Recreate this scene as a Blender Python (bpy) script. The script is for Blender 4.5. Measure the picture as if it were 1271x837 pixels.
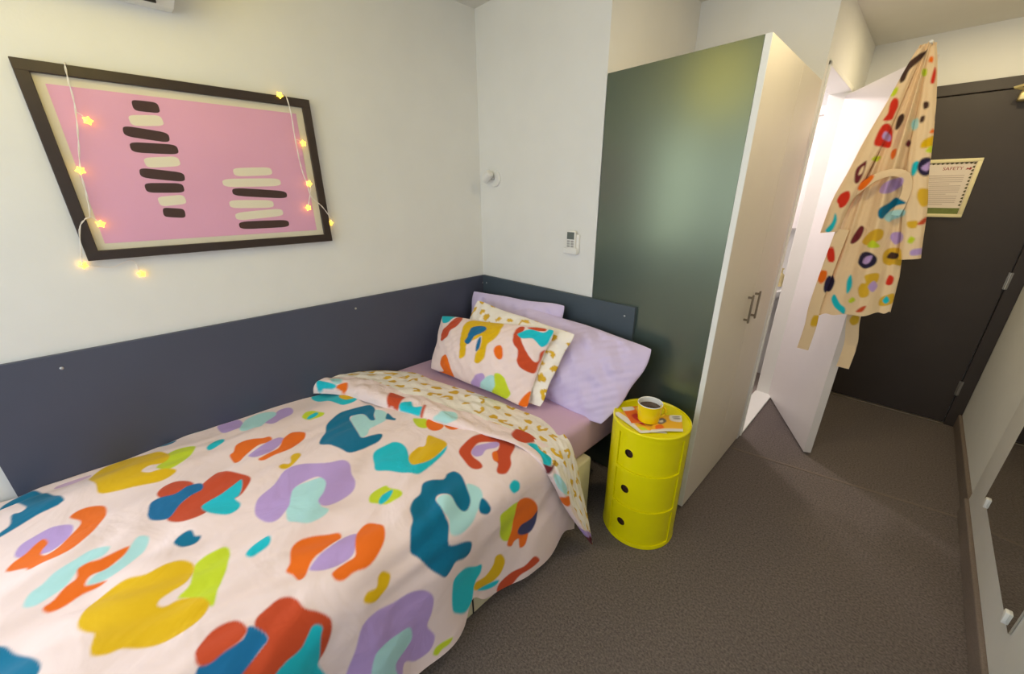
import bpy, bmesh, math, random
import numpy as np
from mathutils import Vector, Matrix

for o in list(bpy.data.objects):
    bpy.data.objects.remove(o, do_unlink=True)
scene = bpy.context.scene
COL = scene.collection
random.seed(7)

# ------------------------------------------------------------------ camera, light, exposure
cam_d = bpy.data.cameras.new('camera')
cam = bpy.data.objects.new('camera', cam_d)
COL.objects.link(cam)
R_, D_, F_ = Vector((0.6961, 0.7180, -0.0062)), Vector((0.2483, -0.2489, -0.9362)), Vector((-0.6737, 0.6501, -0.3515))
rot = Matrix((R_, -D_, -F_)).transposed()
cam.matrix_world = Matrix.Translation((1.997, -1.659, 1.5)) @ rot.to_4x4()
cam_d.sensor_width = 36.0
cam_d.sensor_fit = 'HORIZONTAL'
cam_d.lens = 473.95 / 1271 * 36
cam_d.clip_start = 0.02
scene.camera = cam

world = bpy.data.worlds.new('world')
scene.world = world
world.use_nodes = True
bg = world.node_tree.nodes['Background']
bg.inputs[0].default_value = (0.75, 0.86, 1.0, 1)
bg.inputs[1].default_value = 0.6


def area_light(name, loc, rot, sx, sy, power, color):
    d = bpy.data.lights.new(name, 'AREA')
    d.shape = 'RECTANGLE'
    d.size, d.size_y, d.energy, d.color = sx, sy, power, color
    o = bpy.data.objects.new(name, d)
    COL.objects.link(o)
    o.location, o.rotation_euler = loc, rot
    return o


# daylight entering through the window in the rear wall, just outside its glass
area_light('window_daylight', (1.25, -3.75, 1.55), (math.radians(90), 0, 0), 1.9, 1.4, 27, (0.82, 0.91, 1.0))
# added light behind an invented left-wall window, to brighten the right wall and hall
area_light('added_side_light', (-.15, -3.0, 1.55), (math.radians(90), 0, math.radians(-90)), 1.0, 1.3, 34, (0.82, 0.91, 1.0))

vs = scene.view_settings
vs.view_transform = 'Standard'
vs.look = 'None'
vs.exposure = 0.0
vs.gamma = 1.0
vs.use_curve_mapping = False


# ------------------------------------------------------------------ materials
def lin(c):
    out = []
    for v in c[:3]:
        v /= 255.0
        out.append(v / 12.92 if v <= 0.04045 else ((v + 0.055) / 1.055) ** 2.4)
    return (out[0], out[1], out[2], 1.0)


def mat(name, rgb, rough=0.6, metal=0.0, var=0.0, vscale=6.0, bump=0.0, bscale=200.0, spec=0.5, emit=None, estr=0.0, coat=0.0, detail=3.0):
    m = bpy.data.materials.new(name)
    m.use_nodes = True
    nt = m.node_tree
    b = nt.nodes['Principled BSDF']
    b.inputs['Roughness'].default_value = rough
    b.inputs['Metallic'].default_value = metal
    b.inputs['Specular IOR Level'].default_value = spec
    b.inputs['Coat Weight'].default_value = coat
    c = lin(rgb)
    tc = nt.nodes.new('ShaderNodeTexCoord')
    n = nt.nodes.new('ShaderNodeTexNoise')
    n.inputs['Scale'].default_value = vscale
    n.inputs['Detail'].default_value = detail
    nt.links.new(tc.outputs['Object'], n.inputs['Vector'])
    r = nt.nodes.new('ShaderNodeValToRGB')
    r.color_ramp.elements[0].position = 0.3
    r.color_ramp.elements[1].position = 0.7
    r.color_ramp.elements[0].color = (c[0] * (1 - var), c[1] * (1 - var), c[2] * (1 - var), 1)
    r.color_ramp.elements[1].color = (min(1, c[0] * (1 + var)), min(1, c[1] * (1 + var)), min(1, c[2] * (1 + var)), 1)
    nt.links.new(n.outputs['Fac'], r.inputs['Fac'])
    nt.links.new(r.outputs['Color'], b.inputs['Base Color'])
    if bump:
        n2 = nt.nodes.new('ShaderNodeTexNoise')
        n2.inputs['Scale'].default_value = bscale
        n2.inputs['Detail'].default_value = 2
        nt.links.new(tc.outputs['Object'], n2.inputs['Vector'])
        bp = nt.nodes.new('ShaderNodeBump')
        bp.inputs['Strength'].default_value = bump
        bp.inputs['Distance'].default_value = 0.004
        nt.links.new(n2.outputs['Fac'], bp.inputs['Height'])
        nt.links.new(bp.outputs['Normal'], b.inputs['Normal'])
    b.inputs['Coat Roughness'].default_value = 0.3
    if emit:
        b.inputs['Emission Color'].default_value = lin(emit)
        b.inputs['Emission Strength'].default_value = estr
    return m


def print_mat(name, rough=0.85, crease=0.35, cscale=9.0):
    """printed cloth: colour from the Print attribute, weave and soft creases as relief"""
    m = bpy.data.materials.new(name)
    m.use_nodes = True
    nt = m.node_tree
    b = nt.nodes['Principled BSDF']
    b.inputs['Roughness'].default_value = rough
    b.inputs['Specular IOR Level'].default_value = 0.25
    b.inputs['Sheen Weight'].default_value = 0.08
    a = nt.nodes.new('ShaderNodeAttribute')
    a.attribute_name = 'Print'
    nt.links.new(a.outputs['Color'], b.inputs['Base Color'])
    tc = nt.nodes.new('ShaderNodeTexCoord')
    n1 = nt.nodes.new('ShaderNodeTexNoise')
    n1.inputs['Scale'].default_value = cscale
    n1.inputs['Detail'].default_value = 3
    n1.inputs['Distortion'].default_value = 0.8
    n2 = nt.nodes.new('ShaderNodeTexNoise')
    n2.inputs['Scale'].default_value = 600
    for n in (n1, n2):
        nt.links.new(tc.outputs['Object'], n.inputs['Vector'])
    b1 = nt.nodes.new('ShaderNodeBump')
    b1.inputs['Strength'].default_value = crease
    b1.inputs['Distance'].default_value = 0.02
    b2 = nt.nodes.new('ShaderNodeBump')
    b2.inputs['Strength'].default_value = 0.12
    b2.inputs['Distance'].default_value = 0.002
    nt.links.new(n1.outputs['Fac'], b1.inputs['Height'])
    nt.links.new(n2.outputs['Fac'], b2.inputs['Height'])
    nt.links.new(b1.outputs['Normal'], b2.inputs['Normal'])
    nt.links.new(b2.outputs['Normal'], b.inputs['Normal'])
    return m


def pane_mat(name):
    m = bpy.data.materials.new(name)
    m.use_nodes = True
    nt = m.node_tree
    nt.nodes.clear()
    out = nt.nodes.new('ShaderNodeOutputMaterial')
    t = nt.nodes.new('ShaderNodeBsdfTransparent')
    g = nt.nodes.new('ShaderNodeBsdfGlossy')
    g.inputs['Roughness'].default_value = 0.03
    f = nt.nodes.new('ShaderNodeFresnel')
    f.inputs['IOR'].default_value = 1.35
    mx = nt.nodes.new('ShaderNodeMixShader')
    ge = nt.nodes.new('ShaderNodeNewGeometry')
    iv = nt.nodes.new('ShaderNodeMath')
    iv.operation = 'SUBTRACT'
    iv.inputs[0].default_value = 1.0
    nt.links.new(ge.outputs['Backfacing'], iv.inputs[1])
    mu = nt.nodes.new('ShaderNodeMath')
    mu.operation = 'MULTIPLY'
    nt.links.new(f.outputs[0], mu.inputs[0])
    nt.links.new(iv.outputs[0], mu.inputs[1])
    nt.links.new(mu.outputs[0], mx.inputs[0])
    nt.links.new(t.outputs[0], mx.inputs[1])
    nt.links.new(g.outputs[0], mx.inputs[2])
    nt.links.new(mx.outputs[0], out.inputs['Surface'])
    return m


M = {
    'wall': mat('wall_paint', (232, 232, 230), 0.75, var=0.015, bump=0.05, bscale=120, spec=0.3),
    'ceil': mat('ceiling_paint', (226, 224, 218), 0.85, var=0.015, spec=0.2),
    'carpet': mat('loop_carpet', (112, 103, 100), 0.95, var=0.36, vscale=130, bump=1.0, bscale=220, spec=0.1, detail=5),
    'carpet_skirt': mat('carpet_skirting', (124, 112, 104), 0.95, var=0.12, vscale=180, bump=0.5, bscale=260, spec=0.1),
    'navy': mat('navy_laminate', (72, 76, 94), 0.5, var=0.05, vscale=3),
    'slate': mat('slate_laminate', (68, 80, 90), 0.5, var=0.05, vscale=3),
    'green': mat('green_charcoal_laminate', (62, 74, 82), 0.25, var=0.05, vscale=3, spec=1.0, coat=1.0),
    'cream': mat('cream_laminate', (226, 217, 202), 0.45, var=0.015),
    'white_gloss': mat('white_gloss', (236, 236, 234), 0.35, var=0.01),
    'white_edge': mat('white_edging', (240, 240, 236), 0.45),
    'door_white': mat('white_door_paint', (232, 226, 224), 0.4, var=0.01),
    'dark_door': mat('dark_brown_door', (56, 48, 44), 0.5, var=0.08, vscale=4),
    'steel': mat('brushed_steel', (190, 190, 188), 0.3, metal=1.0, var=0.04),
    'grey_metal': mat('grey_handle', (140, 128, 112), 0.4, metal=0.7),
    'black': mat('dark_void', (30, 27, 26), 0.7),
    'hole': mat('hole_dark', (58, 32, 18), 0.7),
    'yellow': mat('yellow_plastic', (240, 228, 0), 0.28, var=0.01, spec=0.5),
    'mug_yellow': mat('yellow_glaze', (248, 214, 10), 0.22),
    'mug_white': mat('white_glaze', (242, 240, 236), 0.2),
    'coffee': mat('coffee', (72, 50, 32), 0.15),
    'frame_brown': mat('dark_brown_frame', (48, 34, 28), 0.4, var=0.12, vscale=30),
    'matboard': mat('cream_mat', (228, 220, 200), 0.8, var=0.02),
    'pink_paper': mat('pink_paper', (232, 172, 205), 0.8, var=0.03, vscale=3),
    'ink': mat('brown_ink', (66, 40, 36), 0.8),
    'cream_ink': mat('cream_ink', (236, 228, 208), 0.8),
    'lilac': mat('lilac_cotton', (214, 200, 236), 0.85, var=0.03, vscale=4, bump=0.2, bscale=30, spec=0.2),
    'sheet': mat('lilac_sheet', (212, 178, 205), 0.85, var=0.03, vscale=4, bump=0.15, bscale=40, spec=0.2),
    'base': mat('cream_bed_base', (232, 224, 188), 0.8, var=0.03, bump=0.2, bscale=300),
    'plastic_white': mat('white_plastic', (232, 232, 230), 0.4),
    'plastic_grey': mat('grey_plastic', (168, 168, 166), 0.5),
    'lcd': mat('grey_screen', (98, 106, 104), 0.25),
    'wire': mat('clear_wire', (238, 232, 226), 0.35),
    'led': mat('warm_led', (255, 220, 120), 0.4, emit=(255, 196, 50), estr=5.0),
    'lamp_warm': mat('warm_diffuser', (255, 236, 190), 0.5, emit=(255, 226, 150), estr=6.0),
    'globe': mat('warm_opal_globe', (255, 240, 200), 0.5, emit=(255, 230, 115), estr=4.2),
    'lamp_glass': mat('opal_lens', (246, 246, 242), 0.3),
    'mirror': mat('mirror_silver', (215, 215, 210), 0.02, metal=1.0),
    'notice_frame': mat('cream_notice_frame', (228, 218, 176), 0.45),
    'paper': mat('white_paper', (226, 214, 205), 0.8, var=0.02),
    'text_red': mat('red_lettering', (150, 60, 58), 0.8),
    'text_grey': mat('grey_lettering', (176, 158, 152), 0.8),
    'leaf_green': mat('green_band', (110, 122, 62), 0.7, var=0.1, vscale=40),
    'leaf_dark': mat('dark_green_border', (86, 82, 44), 0.7),
    'duvet': print_mat('printed_duvet_cotton', crease=0.5, cscale=6),
    'fold': print_mat('printed_fold_cotton', crease=0.45, cscale=16),
    'cushion': print_mat('printed_cushion_cotton', crease=0.3, cscale=12),
    'robe': print_mat('printed_robe_flannel', rough=0.95, crease=0.3, cscale=14),
    'leaflet': print_mat('leaflet_print', rough=0.4, crease=0.0),
    'pane': pane_mat('clear_pane'),
    'tile_grey': mat('bathroom_floor_vinyl', (150, 138, 132), 0.6, var=0.04),
    'brass': mat('brass', (205, 190, 140), 0.35, metal=0.8),
}

M['green'].node_tree.nodes['Principled BSDF'].inputs['Specular Tint'].default_value = (0.92, 1.0, 0.62, 1)
M['green'].node_tree.nodes['Principled BSDF'].inputs['Coat Tint'].default_value = (0.95, 1.0, 0.8, 1)


# ------------------------------------------------------------------ builders
def tag(o, label=None, cat=None, group=None, kind=None):
    if label: o['label'] = label
    if cat: o['category'] = cat
    if group: o['group'] = group
    if kind: o['kind'] = kind
    return o


def link(name, me, material, parent=None, smooth=False):
    if material and not me.materials:
        me.materials.append(material)
    if smooth:
        for p in me.polygons:
            p.use_smooth = True
    o = bpy.data.objects.new(name, me)
    COL.objects.link(o)
    if parent:
        o.parent = parent
        o.matrix_parent_inverse = Matrix.Identity(4)
        w, q = Vector((0, 0, 0)), parent
        while q:
            w += q.location
            q = q.parent
        o.location = -w
    return o


def empty(name, loc, label, cat, group=None):
    e = bpy.data.objects.new(name, None)
    COL.objects.link(e)
    e.empty_display_size = 0.05
    e.location = loc
    return tag(e, label, cat, group)


class MB:
    """collects shapes in world coordinates; build() links them as ONE mesh object"""

    def __init__(self):
        self.bm = bmesh.new()

    def _merge(self, b):
        me = bpy.data.meshes.new('tmp')
        b.to_mesh(me)
        b.free()
        self.bm.from_mesh(me)
        bpy.data.meshes.remove(me)

    def box(self, x0, x1, y0, y1, z0, z1, bev=0.0, seg=2, mtx=None):
        b = bmesh.new()
        bmesh.ops.create_cube(b, size=1.0)
        for v in b.verts:
            v.co = Vector((x0 + (v.co.x + .5) * (x1 - x0), y0 + (v.co.y + .5) * (y1 - y0), z0 + (v.co.z + .5) * (z1 - z0)))
        if bev:
            bmesh.ops.bevel(b, geom=b.edges[:], offset=bev, segments=seg, affect='EDGES', profile=0.5)
        if mtx is not None:
            bmesh.ops.transform(b, matrix=mtx, verts=b.verts)
        self._merge(b)
        return self

    def lathe(self, c, prof, n=48, axis=(0, 0, 1), cap=True):
        """prof: list of (radius, height along axis)"""
        b = bmesh.new()
        q = Vector((0, 0, 1)).rotation_difference(Vector(axis))
        rings = []
        for r, h in prof:
            rings.append([b.verts.new(Vector(c) + q @ Vector((r * math.cos(2 * math.pi * k / n), r * math.sin(2 * math.pi * k / n), h))) for k in range(n)])
        for a, d in zip(rings, rings[1:]):
            for k in range(n):
                b.faces.new((a[k], a[(k + 1) % n], d[(k + 1) % n], d[k]))
        if cap:
            b.faces.new(rings[0][::-1])
            b.faces.new(rings[-1])
        bmesh.ops.recalc_face_normals(b, faces=b.faces)
        self._merge(b)
        return self

    def tube(self, pts, r, n=8):
        pts = [Vector(p) for p in pts]
        b = bmesh.new()
        rings = []
        for i, p in enumerate(pts):
            t = (pts[min(i + 1, len(pts) - 1)] - pts[max(i - 1, 0)]).normalized()
            up = Vector((0, 0, 1)) if abs(t.z) < 0.9 else Vector((1, 0, 0))
            s = t.cross(up).normalized()
            w = s.cross(t)
            rr = r[i] if isinstance(r, (list, tuple)) else r
            rings.append([b.verts.new(p + (s * math.cos(2 * math.pi * k / n) + w * math.sin(2 * math.pi * k / n)) * rr) for k in range(n)])
        for a, d in zip(rings, rings[1:]):
            for k in range(n):
                b.faces.new((a[k], a[(k + 1) % n], d[(k + 1) % n], d[k]))
        b.faces.new(rings[0][::-1])
        b.faces.new(rings[-1])
        bmesh.ops.recalc_face_normals(b, faces=b.faces)
        self._merge(b)
        return self

    def prism(self, poly, to3, depth):
        """flat outline poly (2-D), mapped by to3(u, v, d); extruded by depth"""
        b = bmesh.new()
        A = [b.verts.new(to3(u, v, 0.0)) for u, v in poly]
        B = [b.verts.new(to3(u, v, depth)) for u, v in poly]
        n = len(poly)
        b.faces.new(A[::-1])
        b.faces.new(B)
        for k in range(n):
            b.faces.new((A[k], A[(k + 1) % n], B[(k + 1) % n], B[k]))
        bmesh.ops.recalc_face_normals(b, faces=b.faces)
        self._merge(b)
        return self

    def build(self, name, material, parent=None, smooth=False):
        me = bpy.data.meshes.new(name)
        self.bm.to_mesh(me)
        self.bm.free()
        o = link(name, me, material, parent)
        if smooth:
            for p in me.polygons:
                p.use_smooth = True
            try:
                me.set_sharp_from_angle(angle=math.radians(40))
            except Exception:
                pass
        return o


def struct(name, mb, material, parent=None, smooth=False):
    o = mb.build(name, material, parent, smooth)
    if parent is None:
        o['kind'] = 'structure'
    return o


def grid_mesh(name, P, material, parent=None, closed_u=False, colors=None):
    """P: (nu, nv, 3) array of points -> quad sheet"""
    nu, nv = P.shape[:2]
    idx = np.arange(nu * nv).reshape(nu, nv)
    a = idx if closed_u else idx[:-1]
    nxt = np.roll(idx, -1, axis=0) if closed_u else idx[1:]
    f = np.stack([a[:, :-1], nxt[:, :-1], nxt[:, 1:], a[:, 1:]], -1).reshape(-1, 4)
    me = bpy.data.meshes.new(name)
    me.vertices.add(nu * nv)
    me.vertices.foreach_set('co', P.reshape(-1).astype(np.float32))
    me.loops.add(f.size)
    me.loops.foreach_set('vertex_index', f.reshape(-1).astype(np.int32))
    me.polygons.add(len(f))
    me.polygons.foreach_set('loop_start', (np.arange(len(f)) * 4).astype(np.int32))
    me.polygons.foreach_set('loop_total', np.full(len(f), 4, np.int32))
    me.update(calc_edges=True)
    me.polygons.foreach_set('use_smooth', np.ones(len(f), bool))
    if colors is not None:
        at = me.color_attributes.new('Print', 'FLOAT_COLOR', 'POINT')
        c4 = np.ones((nu * nv, 4), np.float32)
        c4[:, :3] = colors.reshape(-1, 3)
        at.data.foreach_set('color', c4.reshape(-1))
    return link(name, me, material, parent)


# ---- cloth print
INK = {
    'pink': (243, 221, 218), 'cream': (246, 238, 230), 'teal': (0, 112, 150), 'turq': (25, 190, 208), 'aqua': (178, 224, 226),
    'lilac': (188, 158, 216), 'must': (226, 182, 12), 'lime': (200, 216, 45), 'orange': (238, 112, 22), 'rust': (200, 76, 40),
    'navy': (62, 66, 110), 'blue': (20, 108, 160), 'maroon': (110, 40, 48), 'brown': (74, 52, 44), 'red': (214, 52, 32),
    'peach': (240, 212, 172), 'ochre': (220, 176, 48), 'dark': (40, 34, 66),
}
INKL = {k: np.array(lin(v)[:3]) for k, v in INK.items()}


def smooth_poly(pts, sub=4):
    p = np.array(pts, float)
    n = len(p)
    out = []
    for i in range(n):
        a, b, c, d = p[i - 1], p[i], p[(i + 1) % n], p[(i + 2) % n]
        for k in range(sub):
            t = k / sub
            out.append(0.5 * (2 * b + (c - a) * t + (2 * a - 5 * b + 4 * c - d) * t * t + (3 * b - a - 3 * c + d) * t ** 3))
    return np.array(out)


def paint(U, V, C, polys, soft=.3):
    """C: colour array over the cloth coordinates U, V; polys: (ink, outline) drawn in order; soft: edge width in the same units"""
    for ink, pts in polys:
        q = smooth_poly(pts)
        lo, hi = q.min(0) - soft, q.max(0) + soft
        sel = (U >= lo[0]) & (U <= hi[0]) & (V >= lo[1]) & (V <= hi[1])
        if not sel.any():
            continue
        u, v = U[sel], V[sel]
        ins = np.zeros(u.shape, bool)
        dist = np.full(u.shape, 1e9)
        x0, y0 = q[:, 0], q[:, 1]
        x1, y1 = np.roll(x0, -1), np.roll(y0, -1)
        for a, b, c, d in zip(x0, y0, x1, y1):
            if b != d:
                ins ^= ((b > v) != (d > v)) & (u < (c - a) * (v - b) / (d - b) + a)
            ex, ey = c - a, d - b
            l2 = ex * ex + ey * ey
            if l2 < 1e-9:
                continue
            t = np.clip(((u - a) * ex + (v - b) * ey) / l2, 0, 1)
            dist = np.minimum(dist, (u - a - t * ex) ** 2 + (v - b - t * ey) ** 2)
        cov = np.clip(.5 + np.where(ins, 1, -1) * np.sqrt(dist) / soft * .5, 0, 1)
        C[sel] = C[sel] * (1 - cov[:, None]) + INKL[ink] * cov[:, None]


def leopard(U, V, C, ink, sp=6.0, seed=1, size=1.0):
    """small broken rings and beans scattered over the cloth (coordinates in cm)"""
    rng = np.random.RandomState(seed)
    iu0, iu1 = int(np.floor(U.min() / sp)) - 1, int(np.ceil(U.max() / sp)) + 1
    iv0, iv1 = int(np.floor(V.min() / sp)) - 1, int(np.ceil(V.max() / sp)) + 1
    for i in range(iu0, iu1 + 1):
        for j in range(iv0, iv1 + 1):
            cu = (i + 0.5 * (j % 2) + rng.uniform(-.22, .22)) * sp
            cv = (j + rng.uniform(-.22, .22)) * sp
            r0 = rng.uniform(1.1, 1.7) * size
            an, asp, gap, ring = rng.uniform(0, 6.28), rng.uniform(.55, .95), rng.uniform(0, 6.28), rng.rand() < .35
            sel = (abs(U - cu) < 3.2 * size) & (abs(V - cv) < 3.2 * size)
            if not sel.any():
                continue
            du, dv = U[sel] - cu, V[sel] - cv
            x = du * math.cos(an) + dv * math.sin(an)
            y = (-du * math.sin(an) + dv * math.cos(an)) / asp
            th = np.arctan2(y, x)
            r = np.hypot(x, y) * (1 + .13 * np.sin(3 * th + gap) + .08 * np.sin(5 * th))
            if ring:
                dth = (th - gap + np.pi) % (2 * np.pi) - np.pi
                m = np.clip(.5 + (.72 * size - abs(r - r0)) / .35, 0, 1) * np.clip(.5 + (abs(dth) - .95) / .3, 0, 1)
            else:
                m = np.clip(.5 + (1.0 * r0 - r) / .35, 0, 1)
            C[sel] = C[sel] * (1 - m[:, None]) + INKL[ink] * m[:, None]


def wob(x, y, seed=0.0):
    """smooth wandering value in about -1..1"""
    return (np.sin(3.1 * x + 1.7 * y + seed) + np.sin(-2.3 * x + 4.1 * y + 2.1 * seed + 1.3) + np.sin(6.7 * x - 3.9 * y + .7 * seed + 4.0)
            + .6 * np.sin(11.3 * x + 8.9 * y + seed * 1.9)) / 3.6


def duvet_pt(s, y):
    """s: distance over the cloth from the wall, y: along the bed"""
    s = np.asarray(s, float); y = np.asarray(y, float)
    flat, rad = 1.085, 0.105
    arc = rad * 1.45
    th = np.clip((s - flat) / rad, 0, 1.45)
    x = 0.021 + np.minimum(s, flat) + rad * np.sin(th)
    z = 0.546 - rad * (1 - np.cos(th))
    k = np.maximum(s - flat - arc, 0)
    x = x + k * 0.075
    z = z - k * 0.997
    crown = 0.018 * np.sin(np.pi * np.clip(s / 1.1, 0, 1)) - 0.02 * np.exp(-(s / .10) ** 2)
    wr = .013 * wob(2.2 * s + .6 * y, .9 * y - .7 * s, 1.0) + .011 * np.sin(22 * (s * .75 + y * .32) + 2.2 * wob(2 * s, 2 * y, 3.0)) * (.5 + .5 * wob(1.6 * s, 1.4 * y, 5.0))
    wr = wr + .006 * np.sin(55 * (s * .5 + y * .5) + 3 * wob(3 * s, 2 * y, 8.0)) * np.clip(wob(2.4 * s, 2.8 * y, 6.0), 0, 1)
    wr = wr + .006 * np.sin(62 * s + 9 * wob(.8 * s, 1.1 * y, 11.0)) * np.clip(.2 + wob(1.3 * s, .9 * y, 13.0), 0, 1)
    side = np.clip((s - flat) / .5, 0, 1)
    d = crown + wr * (1 - .3 * side) + side * (.014 * np.sin(9 * y + 1.0) + .010 * np.sin(21 * y + 2 * np.sin(4 * y)))
    d = d - .012 * side * (s - flat)
    x = x + d * np.sin(th)
    z = np.maximum(z + d * np.cos(th), 0.012)
    return np.stack([x, y, z], -1)


def duvet_head(s):
    return -0.99 + 0.36 * np.clip(s / 1.2, 0, 1.25)


def duvet_len(y):
    """cloth length from the wall to the hem"""
    return 1.625 + .012 * np.sin(7 * y) - .075 * np.exp(-((y + 1.11) / .045) ** 2) - .05 * np.exp(-((y + .62) / .06) ** 2)


FR = np.array([(.012, -1.185, .535), (.20, -1.085, .553), (.567, -.968, .562), (.90, -.832, .560), (1.08, -.757, .552), (1.18, -.728, .503), (1.228, -.69, .40), (1.250, -.645, .28), (1.285, -.585, .15), (1.318, -.525, .03)])
BK = np.array([(.012, -.88, .55), (.16, -.705, .535), (.36, -.655, .53), (.62, -.575, .525), (.85, -.525, .52), (1.04, -.495, .515), (1.165, -.525, .505), (1.212, -.53, .43), (1.228, -.515, .33), (1.262, -.50, .18), (1.322, -.515, .024)])
NR = np.array([(0, 0, 1), (0, 0, 1), (0, 0, 1), (.05, 0, 1), (.35, 0, .9), (.8, -.1, .5), (1, -.2, .15), (1, -.2, .1), (1, -.2, .1), (1, -.2, .1)])


def rail(Q, a):
    """Catmull-Rom along the control rows, a in 0..1 (by row chord length)"""
    Q = np.asarray(Q, float)
    d = np.r_[0, np.cumsum(np.linalg.norm(np.diff(Q, axis=0), axis=1))]
    d = d / d[-1]
    a = np.asarray(a, float)
    i = np.clip(np.searchsorted(d, a, side='right') - 1, 0, len(Q) - 2)
    t = ((a - d[i]) / (d[i + 1] - d[i]))[..., None]
    p0, p1, p2, p3 = Q[np.maximum(i - 1, 0)], Q[i], Q[i + 1], Q[np.minimum(i + 2, len(Q) - 1)]
    return 0.5 * (2 * p1 + (p2 - p0) * t + (2 * p0 - 5 * p1 + 4 * p2 - p3) * t ** 2 + (3 * p1 - p0 - 3 * p2 + p3) * t ** 3)


def fold_pt(a, b):
    """turned-back band: a along the lip from the wall to the hanging corner, b from the lip to the back edge"""
    a = np.asarray(a, float); b = np.asarray(b, float)
    F, B = rail(FR, a), rail(BK, a)
    ii = a * (len(NR) - 1)
    i0 = np.clip(ii.astype(int), 0, len(NR) - 2)
    N = NR[i0] + (NR[i0 + 1] - NR[i0]) * (ii - i0)[..., None]
    N = N / np.linalg.norm(N, axis=-1, keepdims=True)
    T = (.062 - .034 * np.clip(a / .6, 0, 1)) * np.clip((1.02 - a) / .08, .1, 1)
    lip = .13
    h = np.where(b < lip, np.sqrt(np.clip(1 - (1 - b / lip) ** 2, 0, 1)), 1 - .8 * np.clip((b - lip) / (1 - lip), 0, 1) ** 1.6)
    wr = .007 * wob(9 * a, 5 * b, 2.0) + .006 * np.sin(34 * a + 7 * b + 2 * wob(8 * a, 4 * b, 4.0)) * np.clip(.4 + .6 * wob(6 * a, 3 * b, 7.0), 0, 1)
    h = h * T + wr * np.clip(b * 6, 0, 1) * np.clip((1 - b) * 6, .3, 1)
    P = F + (B - F) * b[..., None] + N * h[..., None]
    P[..., 0] = np.maximum(P[..., 0], .021)
    P[..., 2] = np.maximum(P[..., 2], .012)
    return P


def pillow_pt(cn, u, v, T, side, pinch=.05, seed=0.0, wr=.006, sag=0.0):
    """cn: corners TL, TR, BR, BL; u, v in -1..1; side +1 front, -1 back"""
    TL, TR, BR, BL = [np.array(c, float) for c in cn]
    u = np.asarray(u, float); v = np.asarray(v, float)
    uu = (u * (1 - pinch * (1 - v ** 2)) + 1) / 2
    vv = (v * (1 - pinch * (1 - u ** 2)) + 1) / 2
    uu = uu + (-.035 * u * np.abs(v) ** 7 + .008 * np.sin(7 * v + seed) * u ** 2) / 2
    vv = vv + (-.045 * v * np.abs(u) ** 7 + .012 * np.sin(6 * u + 2 * seed) * v ** 2) / 2
    uu, vv = uu[..., None], vv[..., None]
    P = TL * (1 - uu) * (1 - vv) + TR * uu * (1 - vv) + BR * uu * vv + BL * (1 - uu) * vv
    n = np.cross(BR - TL, TR - BL)
    n = n / np.linalg.norm(n)
    if n[1] > 0:
        n = -n
    e = np.clip((1 - u ** 2) * (1 - v ** 2), 0, 1)
    h = T * (.55 * e ** .5 + .45 * e)
    edge = np.clip(e * 6, 0, 1)
    h = h + edge * (wr * wob(4 * u + seed, 3 * v, seed) + wr * .8 * np.sin(9 * u * v + 6 * u + seed) * np.clip(wob(3 * u, 3 * v, seed + 2), 0, 1))
    P = P + n * (side * h)[..., None]
    P[..., 2] = P[..., 2] - sag * (1 - u ** 2)* (1-vv[...,0])
    return P


CUSHION = [(.060, -.400, .800), (.925, -.330, .905), (.910, -.510, .536), (.200, -.600, .545)]
CUSHION_T = .10


def robe_plane(x, z):
    return x, z

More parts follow.
